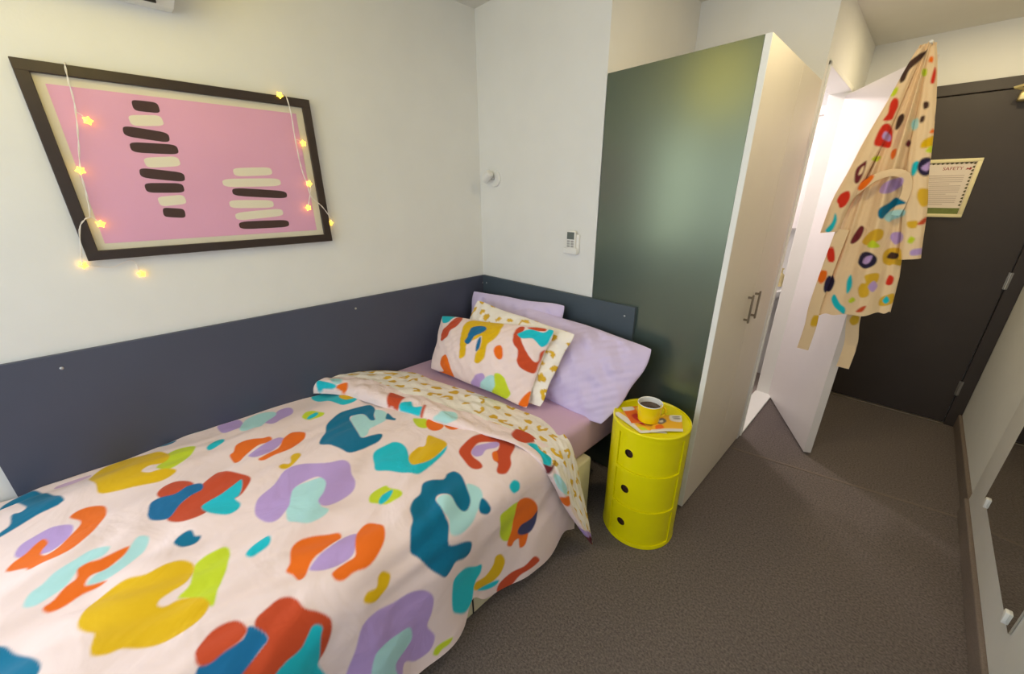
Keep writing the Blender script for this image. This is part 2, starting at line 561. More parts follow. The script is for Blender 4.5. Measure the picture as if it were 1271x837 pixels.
PRINTS = {
    'duvet': [
        ('teal', [(13.8,-221.5),(6.0,-220.2),(3.5,-219.0),(0.0,-216.5),(3.5,-212.0),(22.3,-203.7),(25.8,-203.9),(26.8,-205.9),(27.8,-208.7),(30.8,-212.7),(32.8,-215.5),(33.8,-218.0)]),
        ('pink', [(17.3,-219.7),(15.8,-218.5),(6.8,-218.0),(18.5,-212.2),(22.3,-212.5),(21.8,-214.5),(27.8,-214.0),(30.0,-215.2),(31.0,-217.5)]),
        ('lilac', [(44.3,-211.5),(40.1,-211.0),(38.1,-208.5),(36.6,-204.9),(39.6,-200.9),(45.6,-200.9),(49.6,-203.7),(48.8,-206.4),(47.1,-209.2)]),
        ('orange', [(50.3,-212.2),(47.3,-211.7),(45.1,-209.5),(42.3,-207.9),(41.3,-206.4),(44.1,-205.4),(46.6,-206.2),(48.8,-206.2),(50.8,-204.9),(49.8,-202.9),(46.1,-201.2),(41.6,-199.2),(38.6,-199.4),(34.5,-201.7),(32.3,-199.7),(32.8,-196.7),(35.6,-193.9),(41.8,-193.4),(46.6,-194.7),(50.3,-196.2),(54.1,-199.2),(55.1,-202.2),(54.6,-205.2),(54.6,-207.7),(52.8,-208.7)]),
        ('aqua', [(67.8,-207.4),(64.8,-206.7),(63.3,-204.4),(60.8,-202.4),(59.1,-199.2),(57.6,-195.7),(60.1,-192.2),(62.3,-193.4),(62.6,-196.4),(64.3,-198.9),(67.3,-200.7),(68.8,-203.9),(69.1,-205.9)]),
        ('aqua', [(69.6,-196.7),(67.6,-195.2),(66.6,-192.2),(65.8,-190.7),(63.1,-188.2),(60.8,-186.2),(62.6,-184.2),(65.8,-185.4),(67.8,-187.9),(70.1,-190.7),(70.9,-193.2),(70.4,-195.7)]),
        ('orange', [(70.6,-204.2),(69.8,-202.4),(67.3,-200.4),(66.1,-198.7),(63.3,-198.4),(62.6,-196.4),(63.1,-194.2),(62.8,-191.4),(62.8,-188.4),(64.6,-189.4),(65.8,-191.2),(67.1,-193.4),(67.1,-195.9),(68.6,-196.9),(70.1,-196.7),(71.4,-193.2),(72.1,-194.7),(71.9,-197.7),(72.6,-200.4),(72.6,-202.7),(71.9,-203.9)]),
        ('orange', [(0.0,-205.4),(0.0,-201.7),(0.0,-197.4),(0.0,-194.7),(0.0,-198.4),(0.0,-202.9)]),
        ('lime', [(23.5,-180.4),(20.5,-177.9),(15.0,-176.7),(13.3,-173.4),(14.8,-169.1),(18.8,-168.6),(24.0,-171.2),(26.5,-173.2),(28.3,-176.7),(27.0,-179.2)]),
        ('must', [(8.0,-199.2),(2.3,-196.4),(0.0,-191.9),(0.8,-187.4),(5.3,-181.7),(13.3,-177.4),(19.3,-176.4),(22.0,-178.7),(20.8,-182.2),(22.8,-184.4),(26.3,-182.4),(26.8,-179.4),(29.5,-175.4),(31.8,-177.2),(32.8,-180.2),(31.8,-183.7),(30.8,-186.9),(29.8,-190.9),(27.5,-195.2),(22.0,-195.9)]),
        ('rust', [(43.3,-181.2),(37.8,-179.9),(36.8,-176.2),(41.6,-172.4),(45.8,-171.9),(47.3,-174.9),(47.6,-178.7)]),
        ('rust', [(58.3,-179.7),(54.8,-178.9),(52.3,-176.2),(49.3,-171.9),(45.8,-168.9),(41.8,-164.6),(45.6,-161.6),(50.6,-158.1),(55.3,-156.9),(59.6,-159.1),(62.3,-162.4),(62.1,-168.4),(63.8,-171.7),(62.8,-176.2)]),
        ('blue', [(50.3,-183.7),(46.3,-182.9),(45.3,-180.4),(46.3,-176.7),(44.3,-173.4),(45.6,-169.9),(49.6,-169.9),(50.6,-173.2),(53.1,-176.4),(57.3,-179.4),(55.6,-182.9),(52.8,-183.9)]),
        ('turq', [(59.1,-171.4),(57.6,-169.4),(56.8,-165.6),(54.6,-161.6),(53.3,-159.4),(57.6,-159.9),(61.6,-161.6),(62.3,-162.9),(66.6,-162.1),(68.8,-163.4),(68.6,-166.4),(64.1,-170.1)]),
        ('teal', [(69.6,-179.2),(68.1,-177.9),(67.8,-175.7),(68.6,-174.7),(70.6,-174.4),(71.6,-173.2),(73.1,-174.2),(73.4,-175.9),(72.4,-177.9)]),
        ('lime', [(90.1,-180.2),(88.4,-177.4),(82.6,-176.2),(81.1,-173.7),(81.1,-170.4),(81.6,-168.6),(83.6,-168.1),(89.1,-169.4),(92.4,-171.4),(97.4,-173.2),(98.9,-174.4),(96.1,-175.9),(91.9,-178.4)]),
        ('must', [(83.4,-197.7),(80.9,-197.4),(77.6,-195.9),(75.4,-193.2),(74.9,-189.4),(76.9,-185.4),(77.1,-181.4),(78.4,-178.2),(81.1,-176.2),(83.4,-176.2),(87.1,-177.9),(87.9,-181.2),(88.4,-183.4),(89.4,-183.9),(90.6,-182.7),(90.9,-179.7),(93.4,-176.7),(96.9,-174.9),(98.6,-174.9),(100.9,-177.4),(101.6,-180.9),(101.1,-184.2),(99.1,-187.4),(96.6,-190.4),(96.1,-192.7),(94.6,-194.9),(92.4,-195.2),(88.4,-194.9),(86.1,-196.4)]),
        ('teal', [(75.4,-212.0),(76.6,-209.7),(80.1,-207.9),(84.1,-205.2),(88.9,-202.9),(91.6,-202.9),(92.1,-204.4),(86.4,-210.5)]),
        ('lilac', [(1.8,-159.6),(0.0,-158.4),(0.0,-154.1),(1.3,-151.1),(9.5,-151.1),(11.3,-155.1),(11.0,-158.6)]),
        ('lilac', [(12.5,-143.9),(10.0,-139.9),(4.5,-135.9),(4.8,-131.6),(9.0,-130.8),(14.3,-132.6),(17.3,-137.4),(20.0,-140.6),(18.8,-142.9)]),
        ('aqua', [(12.3,-152.9),(4.0,-149.6),(1.8,-146.1),(1.8,-142.1),(4.5,-137.9),(9.0,-138.1),(13.5,-142.4),(18.3,-145.9),(16.3,-148.6),(15.3,-151.6)]),
        ('turq', [(0.0,-169.1),(0.0,-166.1),(0.0,-163.1),(0.0,-164.1),(0.0,-167.1)]),
        ('teal', [(0.0,-178.4),(0.0,-176.2),(0.8,-173.7),(2.8,-174.9),(2.3,-177.2),(0.0,-179.4)]),
        ('turq', [(20.8,-165.4),(18.5,-163.9),(16.3,-161.4),(16.8,-159.4),(19.5,-159.4),(21.3,-161.6),(22.8,-164.6)]),
        ('orange', [(31.8,-159.6),(30.5,-158.1),(26.8,-156.6),(25.8,-153.9),(27.0,-150.6),(29.0,-147.6),(30.0,-145.4),(33.5,-145.1),(34.8,-147.1),(33.5,-149.9),(34.8,-152.9),(37.1,-155.6),(39.8,-157.6),(39.3,-159.1),(36.1,-159.6)]),
        ('lilac', [(38.8,-154.6),(36.6,-152.1),(35.1,-148.9),(34.0,-145.1),(33.8,-142.6),(35.6,-141.4),(38.1,-142.9),(42.1,-147.1),(43.1,-151.1),(42.3,-153.6)]),
        ('orange', [(44.8,-152.4),(44.1,-150.9),(43.1,-148.4),(41.8,-145.4),(39.3,-143.6),(35.6,-141.6),(32.8,-138.1),(33.8,-135.4),(36.6,-133.6),(39.8,-134.6),(42.1,-137.1),(44.8,-140.9),(45.6,-144.6),(45.8,-147.4),(46.6,-150.4),(46.1,-151.9)]),
        ('must', [(54.8,-147.9),(54.3,-146.4),(55.6,-144.9),(54.6,-143.9),(51.1,-143.1),(49.8,-141.6),(50.6,-139.9),(52.8,-139.9),(55.1,-141.6),(57.6,-144.4),(58.1,-146.4),(56.6,-147.9)]),
        ('lime', [(24.0,-130.8),(20.0,-128.3),(20.8,-125.6),(24.0,-123.8),(26.5,-122.1),(28.5,-123.6),(28.3,-126.8),(27.8,-129.3)]),
        ('turq', [(26.3,-129.6),(24.5,-127.6),(23.8,-124.8),(25.5,-124.3),(27.0,-126.3),(27.3,-128.8)]),
        ('aqua', [(82.1,-152.9),(74.6,-150.4),(70.6,-147.6),(70.9,-143.1),(72.6,-138.6),(78.1,-138.9),(82.1,-141.6),(84.9,-143.6),(88.6,-142.4),(90.4,-145.1),(89.9,-149.4),(85.9,-152.4)]),
        ('lilac', [(72.1,-159.4),(67.8,-157.1),(64.6,-151.9),(59.1,-147.4),(59.1,-142.6),(66.3,-135.6),(68.8,-130.1),(72.1,-128.8),(77.1,-130.3),(81.4,-130.8),(84.6,-133.1),(86.1,-137.4),(86.4,-141.1),(85.1,-143.1),(82.1,-143.4),(79.6,-140.6),(75.6,-138.6),(71.1,-139.6),(70.1,-143.4),(70.9,-147.6),(74.4,-149.6),(78.4,-151.1),(81.4,-155.1),(80.1,-158.1),(75.9,-159.4)]),
        ('aqua', [(39.1,-115.1),(39.1,-110.1),(45.6,-109.8),(51.1,-108.8),(40.6,-104.6),(47.8,-102.3),(55.1,-105.3),(56.8,-111.1),(57.3,-114.1),(60.6,-116.6),(60.8,-119.3),(52.8,-118.1)]),
        ('teal', [(48.6,-131.8),(43.1,-127.6),(37.6,-125.1),(33.3,-120.8),(31.0,-116.6),(31.0,-111.8),(32.0,-107.1),(34.3,-103.8),(39.6,-103.6),(46.1,-107.1),(51.1,-108.8),(50.1,-110.3),(44.3,-109.8),(39.6,-109.8),(37.8,-112.6),(38.6,-115.3),(48.3,-117.3),(56.8,-118.8),(61.3,-119.1),(62.3,-115.6),(63.3,-112.3),(65.1,-112.3),(67.1,-115.1),(67.6,-118.8),(67.8,-122.6),(66.8,-126.6),(62.8,-128.1),(56.6,-129.6),(53.1,-131.6)]),
        ('teal', [(54.1,-105.3),(49.6,-102.1),(55.6,-102.6),(57.1,-102.1),(58.1,-103.1),(56.1,-104.8)]),
        ('turq', [(72.4,-120.1),(70.4,-117.8),(70.1,-113.1),(70.4,-110.1),(73.1,-108.3),(77.6,-108.6),(83.1,-110.6),(87.4,-111.8),(90.6,-108.3),(90.1,-102.3),(88.4,-96.8),(90.9,-99.6),(92.9,-105.1),(94.4,-110.6),(94.4,-114.1),(90.1,-116.8),(84.9,-119.8),(81.4,-123.1),(77.1,-121.8)]),
        ('must', [(84.6,-111.6),(81.9,-109.1),(80.4,-104.8),(81.9,-102.8),(77.4,-99.1),(76.9,-97.3),(81.6,-96.5),(87.4,-96.0),(89.4,-99.6),(91.1,-105.1),(91.1,-109.6),(89.1,-112.3)]),
        ('rust', [(93.4,-94.8),(91.4,-90.0),(90.9,-85.3),(92.1,-80.8),(95.4,-76.5),(99.6,-72.0),(102.6,-73.0),(105.9,-76.3),(108.4,-81.0),(111.9,-83.8),(113.7,-87.8),(112.2,-90.3),(110.4,-90.0),(108.2,-87.5),(105.7,-87.5),(102.6,-85.3),(102.6,-82.5),(99.9,-79.5),(97.1,-81.5),(94.9,-85.3),(95.4,-88.5),(97.6,-91.8),(102.9,-92.0),(105.7,-93.0),(105.4,-95.0),(103.1,-96.3),(98.4,-96.0)]),
        ('lilac', [(96.9,-91.3),(95.4,-87.8),(96.6,-83.3),(98.6,-79.5),(100.6,-79.8),(101.1,-82.3),(99.4,-85.8),(100.6,-89.0),(99.4,-91.3)]),
        ('orange', [(102.6,-85.3),(103.1,-83.5),(107.2,-86.5),(105.7,-87.5)]),
        ('lime', [(94.4,-131.6),(91.4,-130.1),(90.4,-127.6),(90.9,-124.3),(93.4,-123.8),(96.9,-121.8),(98.6,-122.1),(98.9,-124.1),(98.4,-127.6),(96.6,-129.8)]),
        ('turq', [(96.1,-129.3),(94.6,-127.3),(94.4,-124.3),(95.4,-123.8),(97.1,-126.3),(97.4,-129.1)]),
        ('aqua', [(107.9,-114.8),(107.2,-112.1),(109.7,-110.3),(113.7,-109.8),(116.7,-108.3),(115.7,-105.6),(108.2,-102.6),(112.2,-99.6),(116.7,-100.8),(119.7,-105.1),(121.7,-108.3),(122.4,-113.1),(120.4,-116.3),(116.2,-114.8),(112.2,-115.6)]),
        ('teal', [(112.2,-127.1),(109.7,-124.8),(106.2,-123.6),(103.6,-120.8),(102.6,-117.6),(99.4,-114.8),(99.4,-112.1),(101.4,-107.6),(100.1,-105.1),(100.4,-102.1),(103.6,-101.3),(109.4,-103.3),(114.4,-104.6),(116.9,-107.1),(116.4,-109.1),(112.9,-110.3),(109.2,-110.3),(106.4,-112.3),(107.4,-114.8),(113.4,-115.6),(117.7,-115.6),(122.9,-118.1),(125.9,-112.3),(128.4,-109.6),(131.4,-110.6),(131.9,-113.3),(129.9,-117.1),(131.2,-119.6),(131.9,-121.8),(129.2,-123.8),(126.2,-125.8),(120.9,-128.1),(117.4,-129.6)]),
        ('teal', [(118.7,-103.6),(116.4,-101.1),(117.9,-100.1),(121.4,-99.8),(122.4,-101.6),(120.7,-103.8)]),
        ('lime', [(131.4,-96.5),(126.4,-96.5),(125.7,-93.0),(125.4,-89.8),(126.4,-87.0),(130.9,-87.8),(135.9,-90.5),(140.7,-92.0),(139.7,-94.8),(136.2,-96.3)]),
        ('orange', [(142.2,-93.5),(137.2,-91.0),(131.4,-89.5),(125.9,-87.8),(126.9,-83.0),(132.2,-78.3),(138.2,-77.3),(140.5,-81.5),(144.5,-83.0),(148.0,-85.3),(147.7,-87.8),(143.7,-87.8),(143.0,-90.0),(144.5,-91.5)]),
        ('navy', [(139.9,-88.3),(137.7,-86.3),(138.4,-80.5),(137.2,-77.3),(141.7,-78.3),(144.2,-82.0),(142.7,-86.3)]),
        ('turq', [(117.9,-89.3),(117.4,-86.8),(119.2,-85.3),(121.4,-86.3),(121.4,-89.0),(119.4,-90.0)]),
        ('orange', [(101.1,-158.4),(99.6,-156.9),(94.9,-155.4),(93.4,-153.1),(94.1,-149.6),(96.1,-145.9),(97.9,-143.1),(100.4,-143.4),(101.1,-145.6),(102.1,-148.9),(102.6,-151.6),(103.9,-153.4),(106.7,-155.4),(106.7,-156.9),(103.6,-157.4)]),
        ('lilac', [(104.6,-153.6),(102.9,-150.6),(102.1,-147.1),(101.1,-142.9),(101.9,-139.9),(103.9,-139.9),(108.7,-143.1),(109.4,-146.9),(108.2,-150.6),(106.2,-152.9)]),
        ('orange', [(110.9,-149.9),(110.2,-148.6),(109.9,-145.9),(109.7,-143.1),(106.4,-141.6),(102.4,-139.4),(100.6,-136.4),(101.6,-134.1),(105.4,-132.6),(108.4,-133.3),(111.2,-135.4),(113.7,-139.1),(114.4,-142.1),(113.7,-145.1),(113.9,-148.1),(112.9,-149.6)]),
        ('must', [(120.9,-145.4),(119.9,-143.9),(120.4,-141.4),(118.2,-140.1),(117.7,-138.4),(119.9,-136.9),(122.2,-138.4),(123.2,-140.6),(123.7,-142.9),(122.2,-145.1)]),
        ('turq', [(89.1,-165.1),(87.6,-163.6),(86.6,-161.4),(86.4,-159.1),(88.4,-158.6),(90.1,-159.6),(90.6,-162.1),(90.6,-164.1)]),
        ('rust', [(111.2,-167.9),(109.4,-167.1),(108.7,-164.9),(108.4,-162.1),(109.4,-159.9),(111.4,-158.6),(114.2,-157.9),(116.7,-155.6),(119.4,-153.9),(121.9,-153.9),(125.2,-155.1),(128.2,-156.9),(129.7,-158.6),(132.2,-161.9),(125.2,-168.9),(120.4,-174.2),(118.2,-172.9),(117.2,-170.1),(116.4,-168.1),(115.2,-166.4),(113.2,-167.1)]),
        ('blue', [(112.7,-179.4),(111.9,-178.4),(111.9,-175.9),(112.2,-173.2),(112.2,-170.4),(110.4,-169.1),(111.4,-167.9),(114.4,-166.4),(115.7,-166.6),(116.4,-168.1),(117.7,-170.6),(118.9,-172.9),(120.4,-174.2),(115.2,-180.4)]),
        ('rust', [(109.4,-178.9),(107.7,-178.4),(105.9,-175.9),(105.7,-173.2),(106.9,-170.6),(109.7,-169.4),(111.4,-169.6),(112.4,-171.4),(112.4,-174.2),(112.7,-176.2),(112.4,-177.9),(111.4,-178.9)]),
        ('turq', [(122.7,-167.1),(121.9,-164.6),(121.7,-161.4),(120.4,-159.6),(118.9,-157.9),(119.2,-156.6),(120.7,-155.9),(122.9,-156.9),(128.4,-158.1),(131.2,-158.9),(135.4,-158.1),(138.9,-157.9),(132.2,-164.1),(124.2,-168.4)]),
        ('lilac', [(140.7,-153.6),(134.2,-150.4),(127.7,-147.4),(126.9,-143.1),(128.4,-138.1),(129.2,-132.6),(131.7,-128.6),(136.2,-126.6),(141.7,-127.6),(146.2,-129.6),(152.5,-127.8),(157.0,-130.1),(157.0,-134.9),(153.5,-138.4),(159.0,-141.9),(145.7,-154.9)]),
        ('aqua', [(141.0,-146.4),(139.2,-143.4),(139.9,-138.9),(141.2,-135.1),(146.5,-134.9),(148.7,-137.6),(150.5,-141.1),(157.7,-141.6),(149.2,-148.1)]),
        ('turq', [(140.5,-119.6),(136.2,-118.1),(136.7,-113.1),(141.5,-107.8),(143.2,-105.1),(146.2,-105.8),(147.7,-108.3),(150.2,-109.8),(154.2,-111.6),(155.0,-115.1),(152.0,-118.3),(148.2,-120.3)]),
        ('must', [(150.7,-109.8),(148.5,-108.6),(149.7,-104.1),(147.7,-100.3),(144.5,-98.8),(145.0,-96.3),(149.0,-94.8),(152.2,-95.8),(154.5,-97.8),(155.0,-101.8),(153.2,-106.8)]),
        ('turq', [(152.5,-108.1),(154.2,-103.8),(156.5,-98.1),(158.0,-100.1),(156.0,-104.8)]),
        ('rust', [(162.2,-99.3),(158.5,-98.1),(156.7,-92.5),(157.0,-87.0),(155.7,-81.8),(159.5,-79.0),(160.2,-81.0),(160.0,-85.5),(160.2,-89.3),(162.5,-93.0),(162.7,-96.5)]),
        ('lime', [(159.2,-129.3),(157.2,-128.1),(157.0,-125.1),(158.2,-122.1),(159.5,-123.6),(159.5,-126.3),(160.5,-128.1)]),
        ('turq', [(1.0,-120.1),(0.0,-118.6),(0.0,-115.6),(0.0,-111.8),(0.0,-106.8),(10.0,-108.8),(19.8,-110.1),(24.0,-105.6),(26.5,-107.8),(26.3,-112.8),(22.5,-114.8),(15.3,-116.6),(6.8,-120.1)]),
        ('must', [(16.3,-111.3),(9.5,-108.1),(15.3,-107.1),(22.5,-105.6),(23.0,-108.3),(21.5,-110.8)]),
        ('lime', [(62.1,-96.5),(62.6,-95.0),(66.8,-92.5),(71.4,-94.8),(70.9,-96.8),(67.8,-98.1)]),
        ('orange', [(69.6,-94.5),(67.3,-92.0),(70.1,-89.3),(74.9,-89.0),(76.4,-91.8),(75.4,-94.3),(72.9,-95.3)]),
        ('orange', [(75.1,-88.8),(76.1,-86.3),(75.6,-82.5),(77.6,-80.5),(81.1,-83.0),(81.4,-87.3),(79.1,-89.0)]),
    ],
    'fold': [
        ('rust', [(27.5,1.5),(25.6,12.1),(24.6,21.1),(29.0,22.6),(30.6,9.0),(31.3,0.5),(29.3,1.0)]),
        ('turq', [(31.6,1.0),(30.9,7.0),(31.9,13.1),(32.8,15.1),(34.9,7.5),(36.8,10.6),(38.2,2.0),(36.6,0.5),(33.9,0.5)]),
        ('rust', [(37.9,0.5),(36.5,15.1),(37.2,14.1),(38.6,0.5)]),
        ('aqua', [(41.3,1.0),(41.5,7.5),(41.6,15.1),(44.2,21.1),(46.2,10.1),(45.4,1.0),(42.8,0.5)]),
        ('orange', [(8.7,3.5),(10.2,12.1),(11.9,3.5),(11.4,0.5),(10.2,1.5)]),
        ('turq', [(0.0,11.1),(3.6,9.5),(8.2,5.5),(8.3,2.0),(5.6,1.5),(2.9,0.5)]),
        ('aqua', [(3.6,20.1),(5.7,25.6),(8.9,11.6),(7.6,6.5)]),
        ('rust', [(59.8,15.6),(58.2,37.2),(59.9,42.7),(64.7,38.7),(63.7,15.1)]),
        ('turq', [(64.2,16.1),(65.4,27.6),(67.1,22.6),(70.4,28.6),(71.5,14.6),(70.2,5.5),(68.0,14.6)]),
        ('maroon', [(69.1,6.5),(70.2,5.5),(71.7,16.6),(71.5,34.2),(73.1,3.0),(73.0,0.0)]),
        ('aqua', [(73.8,8.0),(74.5,20.6),(78.5,27.6),(80.5,19.1),(77.5,4.5)]),
        ('orange', [(80.4,2.0),(81.5,25.6),(83.3,19.6),(83.5,1.5)]),
        ('lilac', [(85.8,0.0),(92.0,0.0),(97.1,100.0),(96.7,23.1),(95.4,0.0),(90.8,0.0)]),
        ('maroon', [(95.7,0.0),(97.4,83.4),(100.0,49.2),(100.0,2.0)]),
    ],
    'cushion': [
        ('turq', [(-100,-100),(-78,-99),(-69,-99),(-74,-75),(-88,-70)]),
        ('rust', [(-75,-3),(-82,-33),(-71,-62),(-64,-95),(-53,-99),(-44,-76),(-54,-48),(-62,-17)]),
        ('must', [(-19,33),(-23,-11),(-32,-55),(-32,-90),(-17,-99),(23,-99),(31,-82),(34,-55),(28,-31),(27,-16),(28,12),(22,31),(12,33),(13,10),(15,-17),(12,-45),(3,-32),(-7,-15),(-8,-1),(-7,18),(-13,32)]),
        ('blue', [(-15,-20),(-14,-38),(-15,-72),(2,-79),(10,-70),(8,-53),(0,-41),(-4,-16),(-10,-12)]),
        ('blue', [(11,1),(7,-26),(11,-43),(14,-26),(14,-1)]),
        ('orange', [(40,-8),(40,-24),(47,-30),(53,-14),(54,3),(47,6)]),
        ('rust', [(57,-58),(52,-81),(54,-93),(62,-92),(65,-67),(73,-47),(88,-20),(95,-12),(98,-19),(97,-37),(99,-46),(100,-45),(100,-22),(99,-8),(98,14),(90,16),(80,10),(74,-3),(71,-28),(62,-42)]),
        ('rust', [(65,-93),(76,-99),(89,-100),(90,-93),(79,-89)]),
        ('turq', [(59,-70),(64,-82),(72,-90),(88,-88),(94,-100),(100,-100),(99,-81),(99,-62),(95,-52),(87,-60),(79,-67),(68,-61)]),
        ('orange', [(-70,72),(-58,39),(-48,46),(-40,75),(-41,100),(-59,100),(-78,100),(-63,92)]),
        ('lilac', [(2,90),(15,67),(27,56),(30,72),(15,98),(-1,100)]),
        ('aqua', [(17,95),(30,68),(42,53),(50,57),(49,83),(38,100),(24,100)]),
        ('lime', [(38,100),(48,79),(47,50),(55,42),(64,49),(69,66),(73,83),(64,100),(49,100)]),
        ('orange', [(87,100),(93,75),(100,59),(100,82),(100,97)]),
    ],
    'robe': [
        ('brown', [(178.5,192.7),(178.0,195.9),(178.6,199.1),(180.4,201.1),(183.5,203.6),(183.4,202.1),(182.0,199.1),(180.3,196.8),(179.8,193.2)]),
        ('lime', [(176.7,188.2),(176.8,190.3),(178.4,191.0),(178.6,188.9),(177.7,187.7)]),
        ('red', [(176.9,178.8),(177.8,181.2),(177.5,184.9),(178.2,186.9),(179.6,186.3),(180.3,183.8),(180.0,180.9),(179.7,178.8),(178.3,178.3)]),
        ('red', [(176.5,169.1),(176.3,172.5),(177.2,176.6),(179.2,177.1),(180.8,174.3),(181.7,168.3),(179.2,168.3)]),
        ('lilac', [(178.2,172.4),(178.7,174.2),(180.5,172.9),(181.0,170.6),(179.1,171.1)]),
        ('brown', [(181.3,175.7),(181.2,179.7),(182.4,181.0),(183.3,179.1),(182.9,176.6),(182.1,174.9)]),
        ('lime', [(184.6,194.3),(184.3,196.4),(185.5,196.3),(185.9,194.1)]),
        ('red', [(187.9,191.1),(187.6,194.1),(187.7,196.7),(188.6,194.6),(189.0,190.9)]),
        ('orange', [(185.2,199.1),(185.4,200.7),(186.3,200.2),(186.5,198.5)]),
        ('aqua', [(186.3,175.9),(186.3,178.0),(187.7,178.2),(188.5,175.0),(187.4,174.0)]),
        ('brown', [(188.5,181.6),(187.8,184.1),(189.2,184.0),(189.7,182.1)]),
        ('brown', [(188.6,176.7),(188.4,178.8),(189.5,178.9),(189.7,176.9)]),
        ('maroon', [(186.4,168.7),(186.8,170.5),(187.9,169.3),(187.5,167.7)]),
        ('dark', [(192.9,177.2),(192.3,181.4),(193.1,181.6),(194.0,177.8)]),
        ('orange', [(192.6,172.4),(193.0,173.8),(194.0,173.3),(194.0,172.3)]),
        ('must', [(191.5,166.8),(191.6,169.7),(195.4,171.8),(196.3,168.6),(194.7,167.3)]),
        ('lime', [(193.2,165.6),(194.6,167.6),(196.2,165.7),(194.9,164.8)]),
        ('turq', [(191.1,157.2),(190.7,161.0),(192.3,161.6),(192.7,157.9),(192.0,156.0)]),
        ('dark', [(192.4,159.4),(192.7,162.3),(194.7,163.1),(196.9,161.4),(197.4,158.4),(196.1,155.9),(193.9,156.7)]),
        ('lilac', [(193.6,159.0),(194.8,160.8),(196.2,161.8),(196.7,159.9),(195.6,157.8)]),
        ('orange', [(182.7,164.5),(182.7,166.7),(184.1,167.0),(184.5,164.3),(183.7,162.9)]),
        ('maroon', [(173.2,155.4),(172.9,159.5),(174.4,161.8),(175.6,162.6),(175.8,158.6),(175.2,154.2),(174.0,153.4)]),
        ('peach', [(174.2,157.0),(174.3,159.4),(175.2,160.6),(175.3,157.8)]),
        ('orange', [(175.2,151.3),(176.1,154.5),(178.2,156.9),(179.7,156.0),(178.1,152.1),(176.4,150.4)]),
        ('lime', [(177.0,163.3),(178.2,164.7),(179.6,164.3),(178.8,162.4)]),
        ('red', [(169.1,146.2),(169.9,148.8),(172.2,149.6),(173.3,147.9),(172.8,145.4),(170.2,144.5)]),
        ('lilac', [(182.9,149.6),(183.1,152.8),(186.3,155.1),(188.9,155.4),(189.7,153.4),(188.5,151.1),(185.9,149.1)]),
        ('teal', [(185.0,139.7),(184.7,142.6),(187.0,145.0),(188.6,147.3),(190.9,146.4),(192.7,145.0),(190.1,144.1),(188.4,142.2),(187.6,139.8),(186.5,138.3)]),
        ('aqua', [(187.1,138.8),(188.6,141.7),(192.7,142.3),(193.3,140.0),(190.2,138.0),(189.0,137.0)]),
        ('ochre', [(182.1,127.7),(183.5,131.8),(186.0,134.0),(188.3,133.1),(188.6,129.7),(186.1,127.5),(184.1,126.4)]),
        ('lime', [(184.6,125.9),(185.7,129.0),(188.6,126.7),(188.1,125.7)]),
        ('lilac', [(191.2,129.9),(191.6,132.4),(194.5,132.5),(195.5,129.7),(193.7,127.2)]),
        ('dark', [(182.9,118.5),(183.4,122.7),(186.3,123.5),(189.0,121.2),(189.2,118.2),(186.6,116.0),(184.4,116.6)]),
        ('lilac', [(184.7,118.7),(185.3,121.3),(187.4,122.1),(187.3,119.5),(186.1,118.0)]),
        ('ochre', [(191.6,119.0),(190.7,122.9),(191.9,125.3),(195.1,125.8),(196.4,124.5),(197.8,118.2),(195.2,118.4),(193.8,117.7)]),
        ('brown', [(192.3,121.1),(193.1,123.7),(195.8,123.0),(195.3,120.9)]),
        ('ochre', [(186.1,106.1),(186.7,108.9),(188.1,109.6),(187.0,112.7),(189.4,114.1),(191.6,113.8),(191.9,110.2),(190.1,107.8),(190.4,103.6),(187.8,102.5)]),
        ('lilac', [(189.4,107.7),(190.6,110.6),(192.4,108.2),(191.5,105.4)]),
        ('red', [(194.7,109.6),(195.0,113.3),(196.8,112.5),(197.0,109.5),(195.7,108.7)]),
        ('ochre', [(195.0,99.0),(194.7,102.2),(196.5,104.1),(198.7,105.0),(199.5,101.0),(197.0,98.9)]),
        ('turq', [(195.7,101.3),(196.6,103.6),(198.0,101.7),(197.1,100.0)]),
        ('rust', [(187.9,95.3),(189.3,97.9),(190.9,98.7),(190.2,95.8)]),
        ('turq', [(177.1,98.9),(177.9,101.3),(181.0,97.3),(183.6,95.6),(183.8,92.7),(181.0,93.9),(178.8,95.7)]),
        ('turq', [(181.0,108.5),(181.8,111.9),(183.5,106.7),(182.4,102.7)]),
        ('lime', [(183.9,99.6),(185.1,101.7),(186.4,100.6),(185.0,98.7)]),
        ('maroon', [(177.9,126.9),(178.3,130.5),(179.7,134.6),(181.3,133.7),(181.0,129.2),(179.2,126.5)]),
        ('dark', [(173.3,104.0),(173.1,109.0),(174.4,110.9),(176.4,107.9),(176.1,103.3),(174.6,102.2)]),
        ('orange', [(170.1,108.0),(170.0,112.5),(172.6,112.9),(173.1,109.0),(171.8,106.6)]),
        ('red', [(171.2,119.3),(170.6,123.6),(172.6,124.3),(174.4,118.6),(172.9,117.3)]),
        ('ochre', [(172.0,84.7),(172.4,89.6),(175.2,89.7),(175.6,85.5),(173.6,83.8)]),
        ('red', [(169.9,145.3),(169.9,148.7),(172.4,150.2),(173.5,147.3),(172.7,143.8),(170.9,142.8)]),
        ('turq', [(167.8,132.4),(169.5,136.2),(169.8,140.3),(171.1,137.3),(170.6,133.1),(169.3,131.5)]),
        ('ochre', [(196.0,135.0),(195.0,137.3),(198.0,137.9),(198.3,135.1)]),
        ('rust', [(198.3,136.5),(199.9,139.3),(201.0,138.9),(200.3,136.6)]),
        ('ochre', [(195.5,147.3),(195.3,150.9),(198.8,150.0),(199.5,144.7),(197.8,143.8)]),
        ('lilac', [(199.7,123.3),(199.4,125.7),(203.0,126.5),(203.6,124.2)]),
        ('lime', [(197.2,128.9),(197.6,131.3),(199.2,130.5),(198.7,128.5)]),
